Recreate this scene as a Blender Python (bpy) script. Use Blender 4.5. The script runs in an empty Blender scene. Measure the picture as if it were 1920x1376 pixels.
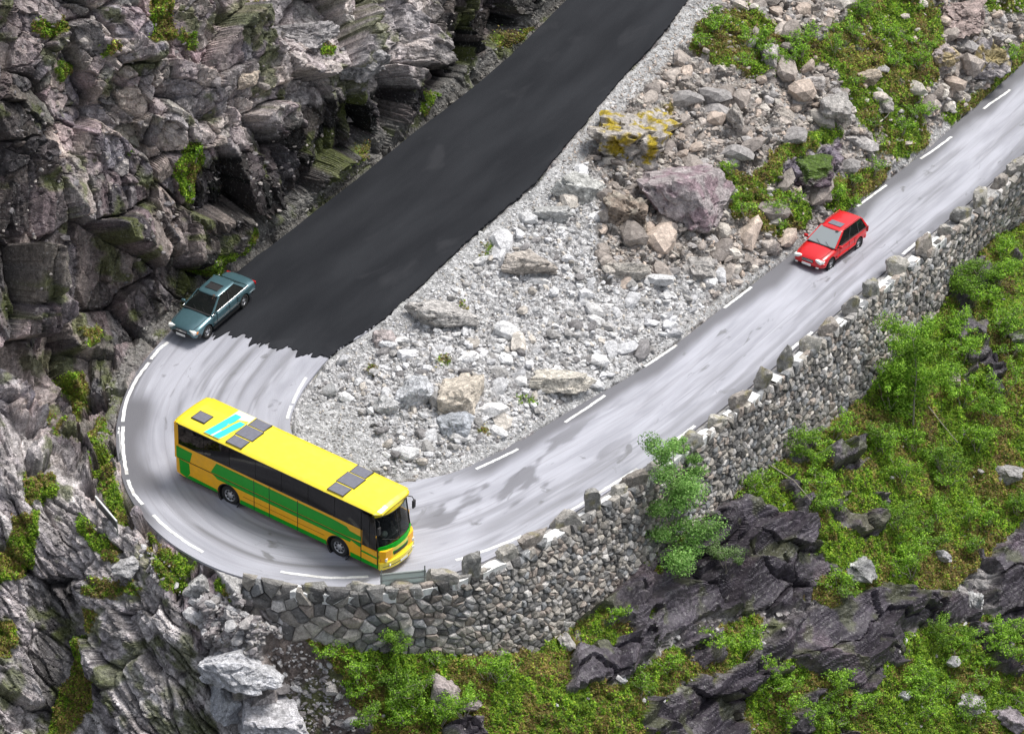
import bpy, bmesh, math, random, time
import numpy as np
from mathutils import Vector, Matrix, noise as mnoise
T0 = time.time()
SC = bpy.context.scene
COL = SC.collection
rng = np.random.default_rng(7)
random.seed(7)
R = math.radians

# ------------------------------------------------------------------ camera, sky, sun, exposure
PITCH = R(34.0); DIST = 180.0; FPX = 41.0 * DIST          # the long lens looks down on the bend from across the valley
CF = np.array([0, math.cos(PITCH), -math.sin(PITCH)]); CU = np.array([0, math.sin(PITCH), math.cos(PITCH)]); CR = np.array([1.0, 0, 0])
CAM = np.array([0, 0, -1.0]) - DIST * CF
cam = bpy.data.objects.new('camera', bpy.data.cameras.new('camera')); COL.objects.link(cam)
cam.data.sensor_width = 36; cam.data.lens = 36 * FPX / 1920
cam.data.clip_start = 5; cam.data.clip_end = 2000
cam.location = CAM; cam.rotation_euler = (math.pi / 2 - PITCH, 0, 0)
SC.camera = cam

SUN_EL, SUN_AZ = R(64), R(62)                              # azimuth measured from +Y towards +X: soft light from the right and a little behind
W = bpy.data.worlds.new('World'); SC.world = W; W.use_nodes = True
nt = W.node_tree; nt.nodes.clear()
sky = nt.nodes.new('ShaderNodeTexSky'); sky.sky_type = 'NISHITA'; sky.sun_disc = False
sky.sun_elevation = SUN_EL; sky.sun_rotation = SUN_AZ; sky.dust_density = 3.0; sky.air_density = 1.0
hs = nt.nodes.new('ShaderNodeHueSaturation'); hs.inputs['Saturation'].default_value = 0.38
bg = nt.nodes.new('ShaderNodeBackground'); bg.inputs['Strength'].default_value = 0.08
wo = nt.nodes.new('ShaderNodeOutputWorld')
nt.links.new(sky.outputs[0], hs.inputs['Color']); nt.links.new(hs.outputs[0], bg.inputs[0]); nt.links.new(bg.outputs[0], wo.inputs[0])
sl = bpy.data.lights.new('sun', 'SUN'); sl.energy = 1.5; sl.angle = R(20); sl.color = (1, .97, .93)
so = bpy.data.objects.new('sun', sl); COL.objects.link(so)
sd = Vector((math.sin(SUN_AZ) * math.cos(SUN_EL), math.cos(SUN_AZ) * math.cos(SUN_EL), math.sin(SUN_EL)))
so.rotation_euler = sd.to_track_quat('Z', 'Y').to_euler(); so.location = sd * 60
SC.view_settings.view_transform = 'Standard'; SC.view_settings.look = 'None'
SC.view_settings.exposure = 1.2; SC.view_settings.gamma = 1; SC.view_settings.use_curve_mapping = False
SC.cycles.max_bounces = 6; SC.cycles.diffuse_bounces = 3; SC.cycles.transparent_max_bounces = 8

# ------------------------------------------------------------------ helpers
def unproj(px, py, z):
    px = np.asarray(px, float); py = np.asarray(py, float); z = np.asarray(z, float)
    d = CF * FPX + (px[..., None] - 960) * CR - (py[..., None] - 688) * CU
    t = (z - CAM[2]) / d[..., 2]
    return CAM + d * t[..., None]
def proj(P):
    d = np.asarray(P, float) - CAM
    w = d @ CF
    return 960 + FPX * (d @ CR) / w, 688 - FPX * (d @ CU) / w

_T = rng.random((64, 64, 64)).astype(np.float32)
def vnoise(p, seed=0):
    p = p + seed * 17.31
    i = np.floor(p).astype(np.int64); f = (p - i).astype(np.float32); f = f * f * (3 - 2 * f)
    i0 = i & 63; i1 = (i + 1) & 63
    x0, y0, z0 = i0[:, 0], i0[:, 1], i0[:, 2]; x1, y1, z1 = i1[:, 0], i1[:, 1], i1[:, 2]
    fx, fy, fz = f[:, 0], f[:, 1], f[:, 2]
    a = _T[x0, y0, z0] * (1 - fx) + _T[x1, y0, z0] * fx
    b = _T[x0, y1, z0] * (1 - fx) + _T[x1, y1, z0] * fx
    c = _T[x0, y0, z1] * (1 - fx) + _T[x1, y0, z1] * fx
    d = _T[x0, y1, z1] * (1 - fx) + _T[x1, y1, z1] * fx
    return (a * (1 - fy) + b * fy) * (1 - fz) + (c * (1 - fy) + d * fy) * fz
def fbm(p, oct=4, seed=0, gain=.5):
    s = 0; a = 1; t = 0
    for k in range(oct):
        s = s + a * vnoise(p * 2 ** k, seed + k * 3); t += a; a *= gain
    return s / t
_H = rng.random((4096, 8)).astype(np.float32)
def cells(p, seed=0):
    """Jittered cell pattern: nearest cell id, its centre offset, and the gap to the second nearest."""
    i = np.floor(p).astype(np.int64); f = (p - i).astype(np.float32)
    n = len(p); d1 = np.full(n, 9., np.float32); d2 = d1.copy(); best = np.zeros(n, np.int64); off = np.zeros((n, 3), np.float32)
    for dx in (-1, 0, 1):
        for dy in (-1, 0, 1):
            for dz in (-1, 0, 1):
                h = ((i[:, 0] + dx) * 73 + (i[:, 1] + dy) * 179 + (i[:, 2] + dz) * 283 + ((i[:, 0] + dx) * (i[:, 1] + dy)) * 7 + seed * 911) & 4095
                o = _H[h, :3] + np.array([dx, dy, dz], np.float32) - f
                d = (o * o).sum(1)
                m = d < d1
                d2 = np.where(m, d1, np.minimum(d2, d)); d1 = np.where(m, d, d1)
                best[m] = h[m]; off[m] = o[m]
    return best, off, np.sqrt(d2) - np.sqrt(d1)
def sstep(a, b, x):
    t = np.clip((x - a) / (b - a), 0, 1); return t * t * (3 - 2 * t)
def lerp(a, b, t): return a + (b - a) * t

def setp(o, label=None, cat=None, group=None, kind=None):
    if label: o['label'] = label
    if cat: o['category'] = cat
    if group: o['group'] = group
    if kind: o['kind'] = kind
    return o
def mesh_np(name, V, F, mat=None, col=None, smooth=False, extra=None):
    me = bpy.data.meshes.new(name)
    V = np.asarray(V, np.float32); F = np.asarray(F, np.int32); k = F.shape[1]
    me.vertices.add(len(V)); me.vertices.foreach_set('co', V.ravel())
    me.loops.add(F.size); me.loops.foreach_set('vertex_index', F.ravel())
    me.polygons.add(len(F)); me.polygons.foreach_set('loop_start', np.arange(len(F), dtype=np.int32) * k)
    me.polygons.foreach_set('loop_total', np.full(len(F), k, np.int32))
    me.polygons.foreach_set('use_smooth', np.full(len(F), smooth, bool))
    me.update(calc_edges=True)
    if col is not None:
        a = me.color_attributes.new('col', 'FLOAT_COLOR', 'POINT')
        c = np.ones((len(V), 4), np.float32); c[:, :col.shape[1]] = col; a.data.foreach_set('color', c.ravel())
    if extra:
        for nm, arr in extra.items():
            a = me.attributes.new(nm, 'FLOAT', 'POINT'); a.data.foreach_set('value', np.asarray(arr, np.float32))
    if mat: me.materials.append(mat)
    return me
def link(name, me, parent=None, loc=None):
    o = bpy.data.objects.new(name, me); COL.objects.link(o)
    if parent is not None: o.parent = parent
    if loc is not None: o.location = loc
    return o
def empty(name, loc=(0, 0, 0), **kw):
    o = bpy.data.objects.new(name, None); COL.objects.link(o); o.location = loc; o.empty_display_size = .3
    setp(o, **kw); return o

# ------------------------------------------------------------------ materials
def new_mat(name):
    m = bpy.data.materials.new(name); m.use_nodes = True; nt = m.node_tree
    b = nt.nodes['Principled BSDF']; return m, nt, b
def N(nt, t, **kw):
    n = nt.nodes.new(t)
    for k, v in kw.items(): setattr(n, k, v)
    return n
def paint(name, c, rough=.4, metal=0., coat=0., noise=.06, scale=6., spec=.5, grime=0.):
    m, nt, b = new_mat(name)
    tc = N(nt, 'ShaderNodeTexCoord'); nz = N(nt, 'ShaderNodeTexNoise'); nz.inputs['Scale'].default_value = scale; nz.inputs['Detail'].default_value = 5
    nt.links.new(tc.outputs['Object'], nz.inputs['Vector'])
    rp = N(nt, 'ShaderNodeMapRange'); rp.inputs[1].default_value = .3; rp.inputs[2].default_value = .7
    rp.inputs[3].default_value = 1 - noise; rp.inputs[4].default_value = 1 + noise
    nt.links.new(nz.outputs[0], rp.inputs[0])
    mx = N(nt, 'ShaderNodeVectorMath', operation='SCALE'); mx.inputs[0].default_value = c[:3]
    nt.links.new(rp.outputs[0], mx.inputs['Scale'])
    out = mx.outputs[0]
    if grime:
        n2 = N(nt, 'ShaderNodeTexNoise'); n2.inputs['Scale'].default_value = 2.3; n2.inputs['Detail'].default_value = 8
        nt.links.new(tc.outputs['Object'], n2.inputs['Vector'])
        r2 = N(nt, 'ShaderNodeMapRange'); r2.inputs[1].default_value = .45; r2.inputs[2].default_value = .75; r2.inputs[3].default_value = 0; r2.inputs[4].default_value = grime
        nt.links.new(n2.outputs[0], r2.inputs[0])
        mm = N(nt, 'ShaderNodeMix', data_type='RGBA'); nt.links.new(r2.outputs[0], mm.inputs[0]); nt.links.new(out, mm.inputs[6]); mm.inputs[7].default_value = (.22, .2, .17, 1)
        out = mm.outputs[2]
    nt.links.new(out, b.inputs['Base Color'])
    b.inputs['Roughness'].default_value = rough; b.inputs['Metallic'].default_value = metal
    b.inputs['Coat Weight'].default_value = coat; b.inputs['Coat Roughness'].default_value = .08; b.inputs['Specular IOR Level'].default_value = spec
    return m
def glass(name, tint, clear, rough=.05, spec=.8):
    m, nt, b = new_mat(name)
    b.inputs['Base Color'].default_value = (*tint, 1); b.inputs['Roughness'].default_value = rough; b.inputs['Specular IOR Level'].default_value = spec
    tr = N(nt, 'ShaderNodeBsdfTransparent'); tr.inputs[0].default_value = (.75, .8, .78, 1)
    mx = N(nt, 'ShaderNodeMixShader'); mx.inputs[0].default_value = clear
    nt.links.new(b.outputs[0], mx.inputs[1]); nt.links.new(tr.outputs[0], mx.inputs[2])
    nt.links.new(mx.outputs[0], nt.nodes['Material Output'].inputs[0])
    return m
def rock_mat(name, bump=.05, fine=14., contrast=.55, speck=.35, base_rough=.75):
    """Rock from the per-vertex albedo 'col', finer grain, specks of lichen and relief; 'wet' lowers the roughness."""
    m, nt, b = new_mat(name); L = nt.links.new
    at = N(nt, 'ShaderNodeAttribute', attribute_name='col'); tc = N(nt, 'ShaderNodeNewGeometry')
    n1 = N(nt, 'ShaderNodeTexNoise'); n1.inputs['Scale'].default_value = fine; n1.inputs['Detail'].default_value = 8; n1.inputs['Roughness'].default_value = .7
    n2 = N(nt, 'ShaderNodeTexNoise'); n2.inputs['Scale'].default_value = fine * .23; n2.inputs['Detail'].default_value = 9; n2.inputs['Roughness'].default_value = .65; n2.inputs['Distortion'].default_value = .6
    v1 = N(nt, 'ShaderNodeTexVoronoi', feature='DISTANCE_TO_EDGE'); v1.inputs['Scale'].default_value = 3.1
    L(tc.outputs['Position'], n1.inputs['Vector']); L(tc.outputs['Position'], n2.inputs['Vector'])
    wv = N(nt, 'ShaderNodeVectorMath', operation='ADD'); L(tc.outputs['Position'], wv.inputs[0])
    ws = N(nt, 'ShaderNodeVectorMath', operation='SCALE'); L(n2.outputs['Color'], ws.inputs[0]); ws.inputs['Scale'].default_value = .5; L(ws.outputs[0], wv.inputs[1])
    L(wv.outputs[0], v1.inputs['Vector'])
    r1 = N(nt, 'ShaderNodeMapRange'); L(n1.outputs[0], r1.inputs[0]); r1.inputs[1].default_value = .3; r1.inputs[2].default_value = .7; r1.inputs[3].default_value = 1 - contrast; r1.inputs[4].default_value = 1 + contrast
    r2 = N(nt, 'ShaderNodeMapRange'); L(n2.outputs[0], r2.inputs[0]); r2.inputs[1].default_value = .32; r2.inputs[2].default_value = .68; r2.inputs[3].default_value = 1 - contrast * .9; r2.inputs[4].default_value = 1 + contrast * .9
    mu = N(nt, 'ShaderNodeMath', operation='MULTIPLY'); L(r1.outputs[0], mu.inputs[0]); L(r2.outputs[0], mu.inputs[1])
    sc = N(nt, 'ShaderNodeVectorMath', operation='SCALE'); L(at.outputs['Color'], sc.inputs[0]); L(mu.outputs[0], sc.inputs['Scale'])
    # pale lichen specks
    n3 = N(nt, 'ShaderNodeTexNoise'); n3.inputs['Scale'].default_value = 9; n3.inputs['Detail'].default_value = 6; L(wv.outputs[0], n3.inputs['Vector'])
    r3 = N(nt, 'ShaderNodeMapRange'); L(n3.outputs[0], r3.inputs[0]); r3.inputs[1].default_value = .6; r3.inputs[2].default_value = .68; r3.inputs[3].default_value = 0; r3.inputs[4].default_value = speck
    mm = N(nt, 'ShaderNodeMix', data_type='RGBA'); L(r3.outputs[0], mm.inputs[0]); L(sc.outputs[0], mm.inputs[6]); mm.inputs[7].default_value = (.5, .5, .48, 1)
    L(mm.outputs[2], b.inputs['Base Color'])
    we = N(nt, 'ShaderNodeAttribute', attribute_name='wet')
    rr = N(nt, 'ShaderNodeMapRange'); L(we.outputs['Fac'], rr.inputs[0]); rr.inputs[3].default_value = base_rough; rr.inputs[4].default_value = .42; L(rr.outputs[0], b.inputs['Roughness'])
    bp = N(nt, 'ShaderNodeBump'); bp.inputs['Distance'].default_value = bump; bp.inputs['Strength'].default_value = 1
    ad = N(nt, 'ShaderNodeMath', operation='ADD'); L(n2.outputs[0], ad.inputs[0]); L(n1.outputs[0], ad.inputs[1])
    cr = N(nt, 'ShaderNodeMapRange'); L(v1.outputs[0], cr.inputs[0]); cr.inputs[2].default_value = .12; cr.inputs[3].default_value = 0; cr.inputs[4].default_value = .45
    a2 = N(nt, 'ShaderNodeMath', operation='ADD'); L(ad.outputs[0], a2.inputs[0]); L(cr.outputs[0], a2.inputs[1])
    wb_ = N(nt, 'ShaderNodeMapRange'); L(we.outputs['Fac'], wb_.inputs[0]); wb_.inputs[3].default_value = bump; wb_.inputs[4].default_value = bump * .35; L(wb_.outputs[0], bp.inputs['Distance'])
    L(a2.outputs[0], bp.inputs['Height']); L(bp.outputs[0], b.inputs['Normal'])
    b.inputs['Specular IOR Level'].default_value = .35
    return m
def leaf_mat(name):
    m, nt, b = new_mat(name); L = nt.links.new
    at = N(nt, 'ShaderNodeAttribute', attribute_name='col'); L(at.outputs['Color'], b.inputs['Base Color'])
    b.inputs['Roughness'].default_value = .55; b.inputs['Specular IOR Level'].default_value = .3
    tr = N(nt, 'ShaderNodeBsdfTranslucent'); L(at.outputs['Color'], tr.inputs[0])
    mx = N(nt, 'ShaderNodeMixShader'); mx.inputs[0].default_value = .35; L(b.outputs[0], mx.inputs[1]); L(tr.outputs[0], mx.inputs[2])
    L(mx.outputs[0], nt.nodes['Material Output'].inputs[0]); return m
M_ROCK = rock_mat('rock'); M_STONE = rock_mat('stone', bump=.03, fine=20, contrast=.4, speck=.3)
M_SOIL = rock_mat('soil', bump=.03, fine=26, contrast=.5, speck=.1, base_rough=.95)
M_LEAF = leaf_mat('leaf'); M_BARK = paint('bark', (.3, .27, .22), .8, noise=.3, scale=12)

# ------------------------------------------------------------------ the road, measured on the ground: outer edge, inner edge, height
ST = [(1400,-400,1660,-430,6.6),(1110,-45,1335,-50,4.0),(1065,0,1291,0,3.7),(1000,65,1241,66,3.35),(940,122,1165,150,2.95),(868,182,1090,240,2.6),(778,250,1000,346,2.2),
 (697,316,935,402,1.9),(605,388,858,470,1.55),(522,452,762,562,1.2),(442,514,688,622,.95),(372,572,630,660,.75),(312,630,592,700,.6),
 (262,690,562,742,.45),(232,747,545,785,.35),(218,805,548,815,.25),(222,865,560,838,.18),(242,930,585,862,.12),(287,990,620,882,.06),
 (350,1038,655,896,0),(430,1075,690,905,-.05),(520,1095,725,908,-.12),(640,1103,765,903,-.2),(760,1094,815,895,-.3),(860,1071,865,881,-.42),
 (950,1033,930,850,-.6),(1040,983,1000,812,-.8),(1130,928,1098,754,-1.05),(1220,868,1200,695,-1.35),(1320,793,1286,632,-1.65),(1420,715,1370,566,-1.98),
 (1520,630,1457,499,-2.3),(1620,543,1548,430,-2.65),(1720,460,1645,355,-3.0),(1820,378,1742,278,-3.35),(1920,288,1840,190,-3.7),(2020,198,1930,108,-4.05),(2420,-190,2330,-285,-5.6)]
ST = np.array(ST, float)
def catmull(A, n):
    A = np.asarray(A, float); k = len(A); t = np.linspace(0, k - 1, n); i = np.clip(t.astype(int), 0, k - 2); f = (t - i)[:, None]
    p1 = A[i]; p2 = A[i + 1]; p0 = A[np.clip(i - 1, 0, k - 1)]; p3 = A[np.clip(i + 2, 0, k - 1)]
    return .5 * (2 * p1 + (p2 - p0) * f + (2 * p0 - 5 * p1 + 4 * p2 - p3) * f ** 2 + (3 * p1 - p0 - 3 * p2 + p3) * f ** 3)
NS = 740
RS = catmull(ST, NS)                                        # 20 samples per station
RO = unproj(RS[:, 0], RS[:, 1], RS[:, 4]); RI = unproj(RS[:, 2], RS[:, 3], RS[:, 4])
def station(k): return int(round(k * (NS - 1) / (len(ST) - 1)))

# the retaining wall under the outer edge: brink and foot
WT = np.array([(455,1096),(560,1114),(650,1121),(760,1113),(870,1090),(962,1052),(1052,1003),(1142,948),(1232,890),(1332,815),(1432,737),(1532,652),(1632,565),(1732,482),(1832,400),(1932,310),(2032,220),(2432,-170)], float)
WB = np.array([(455,1140),(548,1184),(645,1208),(775,1222),(900,1226),(1000,1212),(1085,1160),(1160,1092),(1240,1020),(1335,950),(1432,880),(1535,808),(1640,712),(1725,620),(1795,520),(1862,440),(1945,390),(2345,0)], float)
nW = 420
WTs = catmull(WT, nW); WBs = catmull(WB, nW)
def road_z_at(px, py):
    d = (RS[None, :, 0] - np.asarray(px)[:, None]) ** 2 + (RS[None, :, 1] - np.asarray(py)[:, None]) ** 2
    return RS[d.argmin(1), 4]
WTz = road_z_at(WTs[:, 0], WTs[:, 1]) - .02
WBz = WTz - (WBs[:, 1] - WTs[:, 1]) / 41.5 * 1.07
WTp = unproj(WTs[:, 0], WTs[:, 1], WTz); WBp = unproj(WBs[:, 0], WBs[:, 1], WBz)

# ------------------------------------------------------------------ survey grid (4-unit cells) carrying heights and ground types
GX0, GX1, GY0, GY1, GS = -420, 2340, -420, 1800, 4
gx = np.arange(GX0, GX1 + 1, GS); gy = np.arange(GY0, GY1 + 1, GS); NXG, NYG = len(gx), len(gy)
GXX, GYY = np.meshgrid(gx, gy)
def raster(poly, out=None, val=1.0):
    poly = np.asarray(poly, float); out = np.zeros((NYG, NXG), np.float32) if out is None else out
    x0 = max(0, int((poly[:, 0].min() - GX0) / GS)); x1 = min(NXG, int((poly[:, 0].max() - GX0) / GS) + 2)
    y0 = max(0, int((poly[:, 1].min() - GY0) / GS)); y1 = min(NYG, int((poly[:, 1].max() - GY0) / GS) + 2)
    if x1 <= x0 or y1 <= y0: return out
    X = GXX[y0:y1, x0:x1]; Y = GYY[y0:y1, x0:x1]; c = np.zeros(X.shape, bool); q = np.roll(poly, -1, 0)
    for (ax, ay), (bx, by) in zip(poly, q):
        if ay == by: continue
        c ^= ((ay > Y) != (by > Y)) & (X < (bx - ax) * (Y - ay) / (by - ay) + ax)
    sub = out[y0:y1, x0:x1]; sub[c] = val; return out
def blur(a, n=1):
    for _ in range(n):
        p = np.pad(a, 1, mode='edge'); a = (p[:-2, 1:-1] + p[2:, 1:-1] + p[1:-1, :-2] + p[1:-1, 2:] + 2 * a) / 6
    return a
def mask(polys, soft=3):
    out = np.zeros((NYG, NXG), np.float32)
    for p in polys:
        v = 1.0
        if not hasattr(p[0], '__len__'): v, p = p[0], p[1]
        raster(p, out, v)
    return blur(out, soft)
def gsample(a, u, v):
    x = np.clip((np.asarray(u) - GX0) / GS, 0, NXG - 1.001); y = np.clip((np.asarray(v) - GY0) / GS, 0, NYG - 1.001)
    i = x.astype(int); j = y.astype(int); fx = x - i; fy = y - j
    return (a[j, i] * (1 - fx) + a[j, i + 1] * fx) * (1 - fy) + (a[j + 1, i] * (1 - fx) + a[j + 1, i + 1] * fx) * fy

road_poly = np.vstack([RS[:, :2], RS[::-1, 2:4]])
inside_poly = np.vstack([RS[:, 2:4], [(2345, -430), (1660, -430)]])
wall_poly = np.vstack([RS[station(19.6):, :2], [(2445, -160)], WBs[::-1]])
m_road = raster(road_poly); m_in = raster(inside_poly); m_wallz = raster(np.vstack([WTs, WBs[::-1]])); m_should = raster(wall_poly)

def tps(pts, vals, X, Y):
    P = np.asarray(pts, float) / 500; n = len(P)
    def K(d2): return .5 * d2 * np.log(np.maximum(d2, 1e-12))
    A = np.zeros((n + 3, n + 3)); D = ((P[:, None] - P[None]) ** 2).sum(2); A[:n, :n] = K(D) + np.eye(n) * 1e-5
    A[:n, n] = 1; A[:n, n + 1:] = P; A[n, :n] = 1; A[n + 1:, :n] = P.T
    w = np.linalg.solve(A, np.r_[vals, 0, 0, 0]); Q = np.stack([X.ravel(), Y.ravel()], 1) / 500
    out = w[n] + Q @ w[n + 1:]
    for k in range(n): out += w[k] * K(((Q - P[k]) ** 2).sum(1))
    return out.reshape(X.shape)
sub = (slice(None, None, 6), slice(None, None, 6))
# outside: cliff over the road, spur at lower left, hillside below the wall
o_pts, o_val = [], []
for k in list(range(0, 20)):
    i = station(k); e = RS[i]; nx, ny = e[0] - e[2], e[1] - e[3]; l = math.hypot(nx, ny); off = 26 if k < 15 else 8
    if k in (0, 1, 2, 3, 4, 5, 6, 7, 8, 9): nx, ny, l = -.62, -.78, 1
    o_pts.append((e[0] + nx / l * off, e[1] + ny / l * off)); o_val.append(e[4] + .05)
for i in range(0, nW, 24): o_pts.append(tuple(WBs[i])); o_val.append(WBz[i])
for x, y, z in [(0,0,15.5),(0,200,11.8),(0,400,8),(0,560,4.8),(0,700,2.2),(100,500,5),(100,640,2.1),(200,0,14),(200,150,11),(200,300,7.7),(200,450,4.6),(210,560,2.2),(300,400,4.6),(400,0,12.2),(400,130,9.8),(400,250,7.4),(400,370,4.6),
  (330,520,2.2),(500,60,9.6),(500,250,6),(500,370,3.4),(600,0,9.6),(600,120,7.6),(600,220,5.4),(700,0,8.2),(700,130,6),(700,210,4.4),(800,0,7),(800,100,4.8),(900,0,5.7),(970,0,4.8),(-400,-400,28),(0,-400,24),(400,-400,20.5),(800,-400,14),(1150,-400,9.5),
  (-400,0,18),(-400,400,11),(-400,800,4),(-400,1200,-3),(-400,1800,-13),(130,740,0.2),(170,850,-.1),(60,760,1.0),(0,800,1.1),(0,900,.8),(90,900,.5),(170,960,-.2),(0,1000,-.6),(0,1100,-2.2),(0,1376,-6.6),(100,1080,-2.4),(150,1130,-3.4),(130,1260,-5.4),
  (90,1376,-7.4),(240,1130,-1.6),(250,1200,-2.6),(250,1376,-6.2),(350,1100,-.5),(380,1200,-2.5),(400,1300,-4.4),(450,1180,-1.9),(480,1376,-5.8),(560,1290,-4.2),(700,1376,-5.4),(0,1800,-14),(500,1800,-12.5),(1000,1300,-4.9),(1000,1376,-6),
  (1000,1800,-12.5),(1150,1250,-6),(1300,1100,-7.1),(1300,1376,-11),(1400,1000,-7),(1500,950,-7.2),(1500,1200,-10.7),(1500,1800,-20),(1600,1376,-14.6),(1650,900,-8.6),(1650,1100,-11.3),(1800,700,-8),(1800,900,-11),(1800,1200,-15),(1900,1376,-18.5),
  (1920,600,-8),(1920,800,-10.8),(1920,1000,-13.5),(2000,1800,-25),(2340,400,-8),(2340,900,-14),(2340,1376,-21),(2340,1800,-27)]:
    o_pts.append((x, y)); o_val.append(z)
i_pts, i_val = [], []
for k in range(0, 38):
    if k in (15, 17, 19, 21, 23): continue
    i = station(k); i_pts.append(tuple(RS[i, 2:4])); i_val.append(RS[i, 4])
for x, y, z in [(1100,560,.35),(1200,330,1.75),(1300,330,1.3),(1320,430,.1),(1400,200,1.9),(1450,350,.1),(1450,0,3.4),(1600,0,2.5),(1600,200,.3),(1560,330,-1),(1750,0,1.0),(1750,120,-.4),(1850,0,-.4),(1920,0,-1.4),(1840,110,-1.9),(2100,-100,-2.8),(1700,-400,6.4),(2000,-400,3),(2300,-400,-2),
  (800,700,.75),(950,650,.6),(750,820,.35),(900,790,.2)]:
    i_pts.append((x, y)); i_val.append(z)
def up6(c):
    yy = np.linspace(0, c.shape[0] - 1, NYG * 1.0 and NYG); 
    return c
cx = gx[::6]; cy = gy[::6]
CXX, CYY = np.meshgrid(cx, cy)
def refine(c):
    x = np.clip((gx - cx[0]) / (GS * 6), 0, len(cx) - 1.001); y = np.clip((gy - cy[0]) / (GS * 6), 0, len(cy) - 1.001)
    i = x.astype(int); j = y.astype(int); fx = (x - i)[None]; fy = (y - j)[:, None]
    r = (c[j][:, i] * (1 - fx) + c[j][:, i + 1] * fx) * (1 - fy) + (c[j + 1][:, i] * (1 - fx) + c[j + 1][:, i + 1] * fx) * fy
    return blur(r, 4)
ZO = refine(tps(o_pts, o_val, CXX, CYY)); ZI = refine(tps(i_pts, i_val, CXX, CYY))
Z = np.where(m_in > .5, ZI, ZO)
# road bed, shoulder and wall face heights on the survey grid
def splat(mask_, P2, zz):
    jj, ii = np.nonzero(mask_ > .5); out = np.zeros(len(jj)); X = gx[ii]; Y = gy[jj]
    for a in range(0, len(jj), 20000):
        d = (P2[None, :, 0] - X[a:a + 20000, None]) ** 2 + (P2[None, :, 1] - Y[a:a + 20000, None]) ** 2
        out[a:a + 20000] = zz[d.argmin(1)]
    return jj, ii, out
across = np.linspace(0, 1, 12)[None, :, None]
rp2 = (RS[::4, None, :2] * (1 - across) + RS[::4, None, 2:4] * across).reshape(-1, 2); rz2 = np.repeat(RS[::4, 4], 12)
j, i, zz = splat(m_road, rp2, rz2); Z[j, i] = zz - .0
j, i, zz = splat(m_should, np.vstack([RS[:, :2], WTs]), np.r_[RS[:, 4], WTz]); Z[j, i] = zz
tt = np.linspace(0, 1, 24)[None, :, None]
wp2 = (WTs[::2, None] * (1 - tt) + WBs[::2, None] * tt).reshape(-1, 2); wz2 = (WTz[::2, None] * (1 - tt[..., 0]) + WBz[::2, None] * tt[..., 0]).reshape(-1)
j, i, zz = splat(m_wallz, wp2, wz2); Z[j, i] = zz
Z = blur(Z, 2)
print('heights', round(time.time() - T0, 1))
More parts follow.
